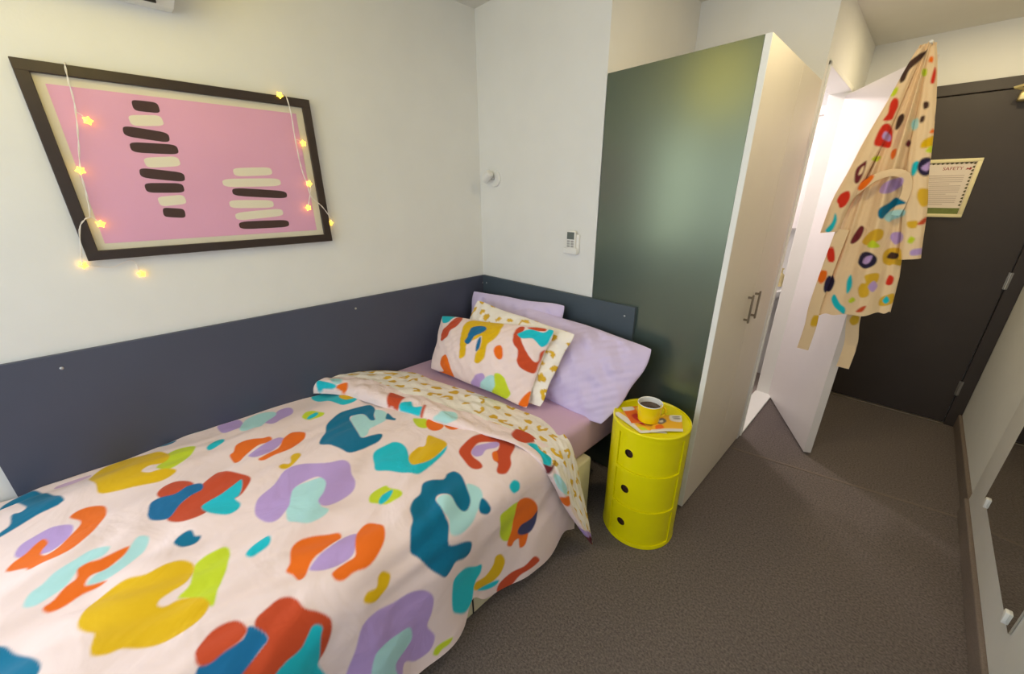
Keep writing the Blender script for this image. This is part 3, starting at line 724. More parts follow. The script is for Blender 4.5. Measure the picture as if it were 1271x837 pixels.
        ('turq', [(192.4,88.4),(193.5,90.9),(195.1,89.0),(194.4,85.4)]),
        ('maroon', [(192.5,72.5),(192.1,77.8),(194.3,80.8),(195.6,78.8),(194.3,73.7)]),
        ('ochre', [(186.2,88.1),(186.8,91.1),(189.3,91.1),(189.7,87.7),(187.9,86.1)]),
    ],
}


def cols(shape, ink):
    C = np.empty(shape + (3,))
    C[:] = INKL[ink]
    return C


# ------------------------------------------------------------------ the setting
ZC = 2.45
struct('floor', MB().box(-.1, 2.65, -3.7, 2.16, -.1, 0), M['carpet'])
struct('ceiling', MB().box(-.1, 2.65, -3.7, 2.16, ZC, ZC + .1), M['ceil'])
struct('ceiling_hall', MB().box(1.40, 2.6, .83, 2.10, 2.37, ZC), M['ceil'])
struct('wall_left', MB().box(-.1, 0, -2.5, .0, 0, ZC).box(-.1, 0, -3.7, -3.5, 0, ZC).box(-.1, 0, -3.5, -2.5, 0, .90).box(-.1, 0, -3.5, -2.5, 2.2, ZC), M['wall'])
struct('wall_head', MB().box(-.1, .885, 0, .90, 0, ZC), M['wall'])
struct('wall_recess', MB().box(.885, 1.41, .835, .885, 0, ZC), M['wall'])
w = MB()
w.box(1.41, 1.508, .835, .885, 0, ZC).box(1.41, 1.508, .885, 1.645, 2.075, ZC).box(1.41, 1.508, 1.645, 2.06, 0, ZC)
struct('wall_hall', w, M['wall'])
struct('wall_far', MB().box(1.41, 2.65, 2.06, 2.16, 0, ZC), M['wall'])
w = MB().box(2.489, 2.62, -3.7, .955, 0, ZC, bev=.008, seg=3)
w.box(2.503, 2.62, .93, 2.16, 0, ZC)
struct('wall_right', w, M['wall'], smooth=True)
w = MB().box(-.1, .3, -3.7, -3.6, 0, ZC).box(2.2, 2.6, -3.7, -3.6, 0, ZC).box(.3, 2.2, -3.7, -3.6, 0, .85).box(.3, 2.2, -3.7, -3.6, 2.25, ZC)
struct('wall_rear', w, M['wall'])
struct('wall_bathroom', MB().box(.30, 1.41, 2.02, 2.12, 0, ZC), M['wall'])
struct('wall_bathroom_side', MB().box(.20, .30, .90, 2.12, 0, ZC), M['wall'])
struct('floor_bathroom', MB().box(.30, 1.41, .885, 2.02, 0, .004), M['tile_grey'])
struct('ceiling_bathroom', MB().box(.30, 1.41, .885, 2.02, 2.30, 2.36), M['ceil'])

win = bpy.data.objects.new('window_1', None)
COL.objects.link(win)
win['kind'] = 'structure'
win.location = (1.25, -3.65, .85)
f = MB()
f.box(.3, .35, -3.68, -3.62, .85, 2.25, .004).box(2.15, 2.2, -3.68, -3.62, .85, 2.25, .004).box(.3, 2.2, -3.68, -3.62, .85, .90, .004)
f.box(.3, 2.2, -3.68, -3.62, 2.20, 2.25, .004).box(1.225, 1.275, -3.68, -3.62, .85, 2.25, .004)
f.build('window_frame', M['white_gloss'], win)
for x0, x1 in ((.35, 1.225), (1.275, 2.15)):
    MB().box(x0, x1, -3.652, -3.648, .90, 2.20).build('pane', M['pane'], win)

win = bpy.data.objects.new('window_added', None)  # unseen window, added to go with the light that brightens the right wall
COL.objects.link(win)
win['kind'] = 'structure'
win.location = (-.05, -3.0, .9)
f = MB().box(-.08, -.02, -3.5, -3.45, .90, 2.2, .004).box(-.08, -.02, -2.55, -2.5, .90, 2.2, .004).box(-.08, -.02, -3.5, -2.5, .90, .95, .004).box(-.08, -.02, -3.5, -2.5, 2.15, 2.2, .004)
f.build('window_frame', M['white_gloss'], win)
MB().box(-.052, -.048, -3.45, -2.55, .95, 2.15).build('pane', M['pane'], win)

# carpet joint across the floor at the hall entrance
t = MB()
t.prism([(1.515, .700), (2.489, .897), (2.489, .912), (1.515, .715)], lambda u, v, d: Vector((u, v, d)), .0035)
struct('trim_1', t, M['carpet_skirt'])
# carpet skirting on the right wall
b = MB().box(2.474, 2.492, -3.6, .95, 0, .095, .006).box(2.486, 2.505, .95, 2.035, 0, .095, .006)
struct('baseboard_right', b, M['carpet_skirt'])

# bathroom doorway lining and sill
t = MB().box(1.405, 1.516, .885, .905, 0, 2.075, .003).box(1.405, 1.516, 1.625, 1.648, 0, 2.075, .003).box(1.405, 1.516, .885, 1.648, 2.055, 2.080, .003)
struct('trim_2', t, M['white_edge'])
struct('trim_3', MB().box(1.40, 1.514, .905, 1.625, 0, .016, .004), M['white_edge'])

# entry door
d1 = bpy.data.objects.new('door_1', None)
COL.objects.link(d1)
d1['kind'] = 'structure'
d1['label'] = 'dark brown flush entry door in a dark frame at the end of the hall'
d1.location = (2.03, 2.05, 0)
MB().box(1.622, 2.436, 2.032, 2.066, .012, 2.022, .002).build('leaf', M['dark_door'], d1)
fr = MB().box(2.440, 2.502, 2.022, 2.07, 0, 2.085, .003).box(1.556, 1.618, 2.022, 2.07, 0, 2.085, .003).box(1.556, 2.502, 2.022, 2.07, 2.026, 2.085, .003)
fr.build('door_frame', M['dark_door'], d1)
for z in (.275, .994, 1.75):
    h = MB().box(2.428, 2.448, 2.018, 2.034, z - .05, z + .05, .002)
    h.lathe((2.438, 2.018, z - .05), [(.006, 0), (.006, .1)], 12)
    h.build('hinge', M['steel'], d1)
c = MB().box(2.19, 2.42, 1.975, 2.032, 1.955, 2.005, .008, 3)
cl = c.build('door_closer', M['brass'], d1, True)
MB().tube([(2.20, 1.985, 2.012), (2.16, 1.93, 2.014), (2.28, 1.965, 2.05), (2.36, 2.01, 2.055)], .007).build('closer_arm', M['brass'], cl, True)
struct('trim_4', MB().box(1.62, 2.44, 2.010, 2.034, 0, .010, .002), M['grey_metal'])

# bathroom door, standing open into the hall
d2 = bpy.data.objects.new('door_2', None)
COL.objects.link(d2)
d2['kind'] = 'structure'
d2['label'] = 'white flush bathroom door standing open into the hall'
d2.location = (1.48, 1.637, 0)
DM = Matrix.Translation((1.482, 1.637, 0)) @ Matrix.Rotation(math.atan2(-.885, .467), 4, 'Z')
MB().box(0, .765, 0, .038, .012, 2.04, .002, mtx=DM).build('leaf', M['door_white'], d2)
for z in (.25, 1.05, 1.80):
    MB().lathe(DM @ Vector((0, .019, z - .05)), [(.007, 0), (.007, .1)], 12).build('hinge', M['steel'], d2)

# ------------------------------------------------------------------ wardrobe
wd = empty('wardrobe', (1.2, .42, 0), 'tall wardrobe with charcoal green side panel and two cream doors', 'wardrobe')
tag(MB().box(.890, 1.486, -.003, .016, 0, 1.985, .001).build('side_panel', M['green'], wd), 'charcoal green side panel')
MB().box(.890, 1.486, .016, .832, 1.965, 1.984).build('top_panel', M['cream'], wd)
MB().box(.890, 1.484, .05, .80, 0, .08).build('plinth', M['white_edge'], wd)
MB().box(.888, .900, .016, .832, .08, 1.965).build('back_panel', M['cream'], wd)
MB().box(.900, 1.486, .814, .832, .0, 1.965).build('side_panel', M['cream'], wd)
for y0, y1, hy in ((.0, .4515, .378), (.4555, .826, .488)):
    dr = MB().box(1.4875, 1.5085, y0, y1, .015, 1.985, .001).build('door', M['cream'], wd)
    h = MB().box(1.525, 1.533, hy - .006, hy + .006, .905, 1.045, .002)
    h.box(1.5085, 1.528, hy - .004, hy + .004, .915, .925).box(1.5085, 1.528, hy - .004, hy + .004, 1.025, 1.035)
    tag(h.build('handle', M['grey_metal'], dr), 'slim grey metal bar handle')
    if y0 == 0:
        tag(MB().box(1.4865, 1.5080, -.0035, .0005, .015, 1.985).build('edging', M['white_edge'], dr), 'white door edging')
MB().box(1.47, 1.506, .828, .882, .0, .06, .002).build('kick_filler', M['grey_metal'], wd)
MB().box(1.47, 1.5075, .828, .884, .06, 1.985, .001).build('filler_strip', M['cream'], wd)

# ------------------------------------------------------------------ panels round the bed
def screw(parent, p, axis):
    MB().lathe(p, [(.0055, 0), (.0055, .0015), (.003, .003)], 12, axis).build('screw', M['steel'], parent, True)


pn = MB().box(0, .018, -2.175, 0, .30, .985, .0015).build('wall_panel', M['navy'])
tag(pn, 'long navy charcoal wall panel along the side of the bed under the picture', 'panel')
for y, z in ((-.90, .935), (-1.95, .935), (-.02, .935)):
    screw(pn, (.018, y, z), (1, 0, 0))
hb = MB().box(.019, 1.147, -.022, -.003, .32, .988, .0015).build('headboard', M['slate'])
tag(hb, 'slate grey headboard panel behind the lilac pillows', 'headboard')
screw(hb, (.058, -.022, .940), (0, -1, 0))
screw(hb, (1.095, -.022, .935), (0, -1, 0))

# ------------------------------------------------------------------ bed
bb = empty('bed_base', (.6, -1.2, 0), 'cream upholstered bed base on the carpet under the mattress', 'bed')
MB().box(.03, 1.178, -2.20, -.345, .0, .325, .012, 3).build('body', M['base'], bb, True)
MB().box(1.174, 1.182, -1.085, -1.081, .01, .32).build('seam', M['black'], bb)
mt = empty('mattress', (.6, -1.1, .32), 'single mattress in a lilac pink fitted sheet on the bed base', 'mattress')
mm = MB().box(.022, 1.152, -2.19, -.065, .3255, .520, .035, 5).build('fitted_sheet', M['sheet'], mt, True)

# duvet
dv = empty('duvet', (.6, -1.4, .5), 'duvet with bold multicoloured leopard blotches on pale pink cotton', 'duvet')
nu, nv = 460, 440
tt = np.linspace(0, 1, nv)
ss = np.linspace(0, 1, nu)
yy = np.empty((nu, nv))
s2 = np.empty((nu, nv))
for i in range(nu):
    y0 = duvet_head(ss[i] * 1.62)
    yy[i] = y0 + (-2.30 - y0) * tt
s2 = ss[:, None] * duvet_len(yy)
P = duvet_pt(s2, yy)
CC = cols((nu, nv), 'pink')
paint(s2 * 100, yy * 100, CC, PRINTS['duvet'])
grid_mesh('cover', P, M['duvet'], dv, colors=CC)
# foot end drop
na = 60
ff = np.linspace(0, 1, na)
edge = P[:, -1]
FP = np.stack([edge + np.array([0, -1, 0]) * (.06 * math.sin(min(1, k * 3) * math.pi / 2)) + np.array([0, 0, -1]) * np.maximum(0, edge[:, 2:3] - .08) * k ** 1.5 for k in ff], 1)
grid_mesh('foot_drop', FP, M['duvet'], dv, colors=cols((nu, na), 'pink'))
# turned-back band
na, nb = 440, 110
A, B = np.meshgrid(np.linspace(0, 1, na), np.linspace(0, 1, nb), indexing='ij')
P = fold_pt(A, B)
CC = cols((na, nb), 'cream')
front = (B * 100 < 33 + 6 * wob(7 * A, 0 * A, 1.0) - 12 * np.clip((A - .55) / .2, 0, 1))
U_, V_ = A * 185, B * 34
leopard(U_, V_, CC, 'ochre', sp=8.6, seed=5, size=1.5)
CC[front] = INKL['pink']
paint(A * 100, B * 100, CC, PRINTS['fold'])
tag(grid_mesh('turned_back_band', P, M['fold'], dv, colors=CC), 'turned-back band showing the cream reverse with mustard spots')

# ------------------------------------------------------------------ pillows
def pillow(name, cn, T, material, label, cat='pillow', front_print=None, back_ink=None, n=90, seed=0.0, wr=.006, pinch=.05, group=None):
    e = empty(name, tuple(np.mean(np.array(cn), 0)), label, cat, group)
    u = np.linspace(-1, 1, n)
    U, V = np.meshgrid(np.sin(u * math.pi / 2), np.sin(u * math.pi / 2), indexing='ij')
    for side in (1, -1):
        P = pillow_pt(cn, U, V, T, side, pinch, seed, wr)
        C = None
        if front_print is not None:
            C = cols((n, n), 'pink' if front_print == 'cushion' and side == 1 else 'cream')
            if front_print == 'cushion' and side == 1:
                paint(U * 100, V * 100, C, PRINTS["cushion"], 1.0)
            else:
                leopard(U * 38, V * 26, C, 'ochre', sp=9.4, seed=9 + side, size=1.7)
        if side == -1:
            P = P[::-1]
            C = C[::-1] if C is not None else None
        grid_mesh('front' if side == 1 else 'back', P, material, e, colors=C)
    return e


pillow('pillow', [(.035, -.125, .905), (.775, -.075, .940), (.80, -.15, .53), (.05, -.22, .53)], .075, M['lilac'],
       'flat lilac pillow propped upright in the corner against the headboard', seed=3.0)
pillow('pillow', [(.43, -.125, .890), (1.305, -.090, .842), (1.215, -.335, .502), (.42, -.34, .53)], .105, M['lilac'],
       'plump lilac pillow with its corner hanging past the end of the headboard', seed=5.0, wr=.014, pinch=-.02)
pillow('pillow', [(.235, -.255, .905), (1.0, -.275, .885), (.955, -.465, .540), (.25, -.50, .53)], .07, M['cushion'],
       'cream pillow with small mustard leopard spots squeezed behind the bold printed one', front_print='leopard', seed=2.0, wr=.01)
n = 200
cu = pillow('pillow', CUSHION, CUSHION_T, M['cushion'], 'pale pink pillow with bold blotches in mustard, rust and turquoise, foremost on the bed', front_print='cushion', n=200, seed=1.0)

# ------------------------------------------------------------------ yellow storage drum
SC = Vector((1.390, -.235, 0))
RO, RD = .160, .1545


def cyl(a, z, r):
    return SC + Vector((r * math.cos(a), r * math.sin(a), z))


def arc_band(mb, a0, a1, z0, z1, r0, r1, n=40):
    b = bmesh.new()
    rows = []
    for k in range(n + 1):
        a = a0 + (a1 - a0) * k / n
        rows.append([b.verts.new(cyl(a, z0, r0)), b.verts.new(cyl(a, z1, r0)), b.verts.new(cyl(a, z1, r1)), b.verts.new(cyl(a, z0, r1))])
    full = abs(a1 - a0 - 2 * math.pi) < 1e-6
    for p, q in zip(rows, rows[1:]):
        for j in range(4):
            b.faces.new((p[j], q[j], q[(j + 1) % 4], p[(j + 1) % 4]))
    if not full:
        b.faces.new(rows[0])
        b.faces.new(rows[-1][::-1])
    bmesh.ops.remove_doubles(b, verts=b.verts, dist=1e-5)
    bmesh.ops.recalc_face_normals(b, faces=b.faces)
    mb._merge(b)


sd = empty('storage_drum', tuple(SC), 'glossy yellow three-tier round storage drum between bed and wardrobe', 'side table')
A0, A1, AH = math.radians(-114), math.radians(-8), math.radians(-93)
mb = MB()
arc_band(mb, A1, A0 + 2 * math.pi, .0, .578, .150, RO, 72)
mb.build('shell', M['yellow'], sd, True)
for z0, z1 in ((0, .020), (.190, .207), (.378, .395), (.560, .578)):
    mb = MB()
    arc_band(mb, A0, A1, z0, z1, .13, RO, 40)
    mb.build('tier_ledge', M['yellow'], sd, True)
for k, z0 in enumerate((.020, .207, .395)):
    z1 = (.190, .378, .560)[k]
    zh = (.108, .292, .477)[k]
    b = bmesh.new()
    na, nz = 90, 60
    vv = [[b.verts.new(cyl(A0 + .012 + (A1 - A0 - .024) * i / na, z0 + .001 + (z1 - z0 - .002) * j / nz, RD)) for j in range(nz + 1)] for i in range(na + 1)]
    for i in range(na):
        for j in range(nz):
            am = A0 + .012 + (A1 - A0 - .024) * (i + .5) / na
            zm = z0 + (z1 - z0) * (j + .5) / nz
            if math.hypot((am - AH) * RD, zm - zh) > .0205:
                b.faces.new((vv[i][j], vv[i + 1][j], vv[i + 1][j + 1], vv[i][j + 1]))
    for v in [v for v in b.verts if not v.link_faces]:
        b.verts.remove(v)
    mb = MB()
    mb._merge(b)
    dr = mb.build('sliding_door', M['yellow'], sd, True)
    ax = (math.cos(AH), math.sin(AH), 0)
    hc = cyl(AH, zh, RD)
    MB().lathe(hc, [(.0190, -.001), (.0230, -.0015), (.0232, .0006), (.0212, .0013), (.0190, .0004)], 28, ax, cap=False).build('finger_hole_rim', M['yellow'], dr, True)
    MB().lathe(hc, [(.0202, -.001), (.0202, -.012), (.001, -.012)], 28, ax, cap=False).build('finger_hole', M['hole'], dr)
mb = MB().lathe(SC, [(.001, .572), (.150, .572), (RO, .574), (RO + .001, .580), (RO + .001, .588), (.1575, .592), (.154, .592), (.151, .586), (.001, .586)], 72, cap=False)
mb.build('lid', M['yellow'], sd, True)
MB().lathe(SC, [(.001, .001), (.158, .001), (RO + .002, .004), (RO + .002, .012), (RO, .016)], 72, cap=False).build('foot_ring', M['yellow'], sd, True)


def leaflet(corners, z, base, blobs, label, bend=.0, th=.0012):
    """thin folded sheet lying on the drum: a bent grid with its own printed colours"""
    n = 40
    Q = [np.array(c, float) for c in corners]
    u = np.linspace(0, 1, n)
    U, V = np.meshgrid(u, u, indexing='ij')
    XY = Q[0] * ((1 - U) * (1 - V))[..., None] + Q[1] * (U * (1 - V))[..., None] + Q[2] * (U * V)[..., None] + Q[3] * ((1 - U) * V)[..., None]
    Z = z + bend * np.sin(np.pi * U) ** 2 * V + .001 * np.sin(3 * U + 2 * V)
    C = cols((n, n), base)
    paint(U * 100, V * 100, C, blobs, 2.0)
    P = np.concatenate([XY, Z[..., None]], -1)
    P2 = P.copy()
    P2[..., 2] -= th
    nP = np.concatenate([P, P2[:, ::-1]], 1)
    o = grid_mesh('leaflet', nP, M['leaflet'], None, colors=np.concatenate([C, cols((n, n), 'cream')[:, ::-1]], 1))
    tag(o, label, 'leaflet', 'leaflets on the yellow drum')


INK['pale'] = (232, 226, 220); INK['grey'] = (120, 112, 108); INK['amber'] = (246, 186, 40)
for k in ('pale', 'grey', 'amber'):
    INKL[k] = np.array(lin(INK[k])[:3])
leaflet([(1.252, -.325), (1.300, -.255), (1.490, -.300), (1.415, -.378)], .5895, 'amber', [
    ('pale', [(0, 0), (30, -5), (34, 30), (20, 70), (5, 100), (-5, 60)]), ('orange', [(38, 30), (50, 20), (66, 40), (60, 70), (44, 62)]),
    ('red', [(48, 45), (58, 40), (62, 60), (50, 66)]), ('lime', [(20, 75), (40, 78), (38, 96), (22, 95)]), ('pale', [(0, 90), (60, 92), (100, 90), (100, 102), (0, 102)])],
    'amber leaflet with a white fold and an orange picture, lowest on the yellow drum', bend=.004)
leaflet([(1.258, -.262), (1.330, -.168), (1.425, -.262), (1.355, -.345)], .5930, 'orange', [
    ('pale', [(0, 0), (40, 0), (42, 22), (0, 24)]), ('amber', [(50, 10), (90, 6), (92, 60), (60, 50)]), ('red', [(20, 55), (48, 50), (52, 84), (28, 88)]), ('pale', [(70, 70), (96, 68), (96, 96), (72, 94)])],
    'orange and white leaflet lying under the yellow mug', bend=.002)
leaflet([(1.400, -.215), (1.478, -.140), (1.532, -.250), (1.442, -.352)], .5950, 'amber', [
    ('pale', [(55, 0), (100, 0), (100, 40), (60, 36)]), ('grey', [(66, 10), (90, 8), (90, 13), (66, 15)]), ('grey', [(70, 20), (92, 19), (92, 25), (70, 25)]),
    ('grey', [(10, 30), (30, 20), (44, 40), (30, 58), (14, 50)]), ('pale', [(18, 36), (30, 32), (32, 46), (20, 46)]), ('orange', [(10, 66), (28, 60), (40, 80), (18, 88)]), ('pale', [(0, 88), (100, 86), (102, 102), (0, 102)])],
    'yellow leaflet with white corners and a grey picture, beside the mug', bend=.003)

mg = empty('mug', (1.392, -.272, .596), 'small yellow mug with white inside and black coffee on the leaflets', 'mug')
MC = (1.392, -.272, .5965)
MB().lathe(MC, [(.001, 0), (.0405, 0), (.0430, .002), (.0475, .040), (.0505, .0800)], 48, cap=False).build('outer_wall', M['mug_yellow'], mg, True)
MB().lathe(MC, [(.0505, .0800), (.0495, .0825), (.0470, .0810), (.0440, .045), (.0390, .006), (.001, .005)], 48, cap=False).build('inner_wall', M['mug_white'], mg, True)
MB().lathe(MC, [(.001, .060), (.0452, .060)], 48, cap=False).build('coffee', M['coffee'], mg)
hp = []
for k in range(13):
    a = -math.pi * .5 + math.pi * k / 12
    rr = .044 + .024 * math.cos(a)
    hp.append((MC[0] + rr * .75, MC[1] + rr * .66, MC[2] + .041 + .024 * math.sin(a)))
MB().tube(hp, .0055, 10).build('handle', M['mug_yellow'], mg, True)

# ------------------------------------------------------------------ picture with string lights
pc = empty('framed_print', (.0, -1.372, 1.29), 'dark framed pink art print hung on the white wall above the bed', 'picture')
Y0, Y1, Z0, Z1, FW = -1.787, -.963, 1.291, 1.884, .032
MB().box(.0, .028, Y0, Y1, Z1 - FW, Z1, .002).build('frame_rail', M['frame_brown'], pc)
MB().box(.0, .028, Y0, Y1, Z0, Z0 + FW, .002).build('frame_rail', M['frame_brown'], pc)
MB().box(.0, .028, Y0, Y0 + FW, Z0 + FW - .002, Z1 - FW + .002, .002).build('frame_rail', M['frame_brown'], pc)
MB().box(.0, .028, Y1 - FW, Y1, Z0 + FW - .002, Z1 - FW + .002, .002).build('frame_rail', M['frame_brown'], pc)
MB().box(.002, .014, Y0 + .02, Y1 - .02, Z0 + .02, Z1 - .02).build('mat_board', M['matboard'], pc)
sh = MB().box(.0142, .0150, -1.732, -1.023, 1.345, 1.826).build('printed_sheet', M['pink_paper'], pc)


def oval(cy, cz, ry, rz, ang=0.0, n=28, w=.12, k=3, ph=0.0):
    out = []
    for i in range(n):
        t = 2 * math.pi * i / n
        r = 1 + w * math.sin(k * t + ph)
        a, b = ry * r * math.cos(t), rz * r * math.sin(t)
        out.append((cy + a * math.cos(ang) - b * math.sin(ang), cz + a * math.sin(ang) + b * math.cos(ang)))
    return out


to_wall = lambda d0: (lambda u, v, d: Vector((d0 + d, u, v)))
# plain abstract stand-in: short stacked bars in brown and cream, a tall group and a wide group
def bar(cy, cz, hw, hh, tilt, d0, name, material):
    q = []
    for k in range(24):
        t = 2 * math.pi * k / 24
        u = math.copysign(abs(math.cos(t)) ** .35, math.cos(t)) * hw
        v = math.copysign(abs(math.sin(t)) ** .6, math.sin(t)) * hh
        q.append((cy + u * math.cos(tilt) - v * math.sin(tilt), cz + u * math.sin(tilt) + v * math.cos(tilt)))
    MB().prism(q, to_wall(d0), .0003).build(name, material, sh)


for k, (hw, off, br) in enumerate([(.035, .01, 1), (.045, .0, 0), (.060, -.01, 1), (.065, .0, 1), (.050, .01, 0), (.062, .0, 1), (.055, -.005, 1), (.040, .005, 0), (.032, .0, 1)]):
    bar(-1.520 + off, 1.792 - .044 * k, hw, .017, .12 * math.sin(2.1 * k), .0150, 'brown_bar' if br else 'cream_bar', M['ink' if br else 'cream_ink'])
for k, (hw, off, br) in enumerate([(.070, .01, 0), (.105, .0, 0), (.100, .02, 1), (.080, -.02, 0), (.090, .0, 0), (.095, .01, 1)]):
    bar(-1.240 + off, 1.592 - .042 * k, hw, .016, .07 * math.sin(1.7 * k + 1), .0150, 'brown_bar' if br else 'cream_bar', M['ink' if br else 'cream_ink'])
MB().box(.0185, .0200, Y0 + .022, Y1 - .022, Z0 + .022, Z1 - .022).build('pane', M['pane'], pc)

sl = empty('string_lights', (.03, -1.37, 1.3), 'clear wire of tiny warm star lights draped over the framed print', 'string lights')


def spline(pts, sub=6):
    p = np.array(pts, float)
    q = np.vstack([2 * p[0] - p[1], p, 2 * p[-1] - p[-2]])
    out = []
    for i in range(1, len(q) - 2):
        for k in range(sub):
            t = k / sub
            out.append(0.5 * (2 * q[i] + (q[i + 1] - q[i - 1]) * t + (2 * q[i - 1] - 5 * q[i] + 4 * q[i + 1] - q[i + 2]) * t * t + (3 * q[i] - q[i - 1] - 3 * q[i + 1] + q[i + 2]) * t ** 3))
    out.append(p[-1])
    return [tuple(v) for v in out]


def twisted(pts, name='wire'):
    c = spline(pts)
    for ph in (0, math.pi):
        MB().tube([(x + .0012 * math.cos(i * .9 + ph), y + .0014 * math.sin(i * .9 + ph), z) for i, (x, y, z) in enumerate(c)], .0012, 5).build(name, M['wire'], sl, True)


XW = .031
twisted([(.006, -1.672, 1.888), (XW, -1.674, 1.886), (XW, -1.679, 1.84), (XW, -1.684, 1.774), (XW, -1.702, 1.681), (XW, -1.725, 1.58), (XW, -1.731, 1.51), (XW, -1.742, 1.439), (XW, -1.756, 1.429), (XW, -1.778, 1.396), (XW, -1.801, 1.291), (.02, -1.803, 1.280)])
twisted([(.012, -1.803, 1.279), (.012, -1.74, 1.262), (.012, -1.68, 1.28), (.012, -1.667, 1.232)])
twisted([(.006, -1.056, 1.888), (XW, -1.054, 1.884), (XW, -1.047, 1.825), (XW, -1.049, 1.734), (XW, -1.047, 1.64), (XW, -1.043, 1.591), (XW, -1.034, 1.548), (XW, -1.029, 1.501), (XW, -1.009, 1.473), (XW, -.985, 1.448), (XW, -.954, 1.392), (.02, -.954, 1.375)])
twisted([(XW, -1.034, 1.548), (XW, -1.020, 1.566), (XW, -1.018, 1.545), (XW, -1.030, 1.50), (XW, -1.049, 1.446)])


def star(p, tilt):
    b = bmesh.new()
    r0, r1 = .0135, .0085
    top = b.verts.new((.006, 0, 0))
    bot = b.verts.new((-.006, 0, 0))
    ring = [b.verts.new((0, (r0 if k % 2 == 0 else r1) * math.cos(math.pi * k / 5 + tilt), (r0 if k % 2 == 0 else r1) * math.sin(math.pi * k / 5 + tilt))) for k in range(10)]
    for k in range(10):
        b.faces.new((top, ring[k], ring[(k + 1) % 10]))
        b.faces.new((bot, ring[(k + 1) % 10], ring[k]))
    bmesh.ops.translate(b, verts=b.verts, vec=p)
    m = MB()
    m._merge(b)
    m.build('led_star', M['led'], sl)


for i, (y, z) in enumerate([(-1.667, 1.73), (-1.725, 1.58), (-1.724, 1.412), (-1.803, 1.278), (-1.667, 1.228), (-1.079, 1.884), (-1.021, 1.711), (-1.027, 1.548), (-1.049, 1.446), (-.954, 1.374)]):
    star((.036 if i not in (3, 4, 9) else .014, y, z), i * .7)
    near = {0: (-1.688, 1.755), 2: (-1.742, 1.439), 5: (-1.056, 1.888), 6: (-1.048, 1.725)}.get(i)
    if near:
        MB().tube([(XW, near[0], near[1]), (XW + .002, (near[0] + y) / 2, (near[1] + z) / 2 + .004), (.034, y, z)], .0009, 5).build('wire', M['wire'], sl)

# ------------------------------------------------------------------ air conditioner
ac = empty('air_conditioner', (.0, -1.8, 2.1), 'white split air conditioner high on the wall above the picture', 'air conditioner')
prof = [(.0, 2.095), (.06, 2.090), (.13, 2.105), (.185, 2.145), (.205, 2.20), (.205, 2.34), (.195, 2.365), (.0, 2.37)]
MB().prism(prof, lambda u, v, d: Vector((u, -2.20 + d, v)), .835).build('casing', M['plastic_white'], ac)
MB().prism([(.10, 2.0935), (.165, 2.124), (.163, 2.128), (.098, 2.098)], lambda u, v, d: Vector((u, -2.16 + d, v)), .745).build('louvre', M['plastic_white'], ac)
MB().box(.082, .092, -2.16, -1.412, 2.088, 2.097).build('air_slot', M['black'], ac)

# ------------------------------------------------------------------ wall lamp, remote
wl = empty('wall_lamp', (.115, .0, 1.59), 'small white swivel spotlight on a round base high in the corner over the bed', 'lamp')
MB().lathe((.145, 0, 1.585), [(.046, 0), (.046, .010), (.042, .014), (.001, .015)], 40, (0, -1, 0), cap=False).build('wall_plate', M['plastic_white'], wl, True)
MB().tube([(.145, -.012, 1.585), (.140, -.040, 1.588)], .008, 12).build('arm', M['plastic_grey'], wl, True)
hd = MB().lathe((.130, -.052, 1.598), [(.001, -.030), (.020, -.030), (.024, -.026), (.026, .030), (.024, .033), (.022, .026), (.001, .026)], 32, (-.75, -.1, -.62), cap=False).build('lamp_head', M['plastic_white'], wl, True)
MB().lathe((.130, -.052, 1.598), [(.001, .027), (.0215, .027)], 32, (-.75, -.1, -.62), cap=False).build('lens', M['lamp_glass'], hd)

rh = MB().box(.702, .790, -.012, .0, 1.205, 1.30, .004, 3).box(.704, .788, -.028, -.008, 1.200, 1.232, .004, 3).build('remote_holder', M['plastic_white'], None, True)
tag(rh, 'white wall cradle holding the remote beside the wardrobe', 'holder')
rc = empty('remote_control', (.745, -.018, 1.21), 'small white remote with grey screen and buttons in the wall cradle', 'remote')
MB().box(.720, .774, -.026, -.012, 1.208, 1.318, .004, 3).build('body', M['plastic_white'], rc, True)
MB().box(.724, .770, -.0268, -.025, 1.276, 1.312, .0004).build('screen', M['lcd'], rc)
for i in range(2):
    for j in range(3):
        MB().box(.726 + .024 * i, .744 + .024 * i, -.0278, -.025, 1.236 + .0125 * j, 1.2455 + .0125 * j, .001).build('button', M['plastic_grey'], rc)

# ------------------------------------------------------------------ mirror on the right wall
mr = empty('wall_mirror', (2.487, .32, .25), 'frameless mirror clipped low on the white wall facing the bed', 'mirror')
MB().box(2.482, 2.488, -.065, .716, .252, 1.62, .001).build('mirror_glass', M['mirror'], mr)
for y, z in ((.660, .252), (-.005, .252), (.660, 1.62), (-.005, 1.62)):
    s = 1 if z < 1 else -1
    MB().box(2.474, 2.4885, y - .011, y + .011, z - .012 if s > 0 else z - .032, z + .032 if s > 0 else z + .012, .003).build('mirror_clip', M['plastic_white'], mr, True)

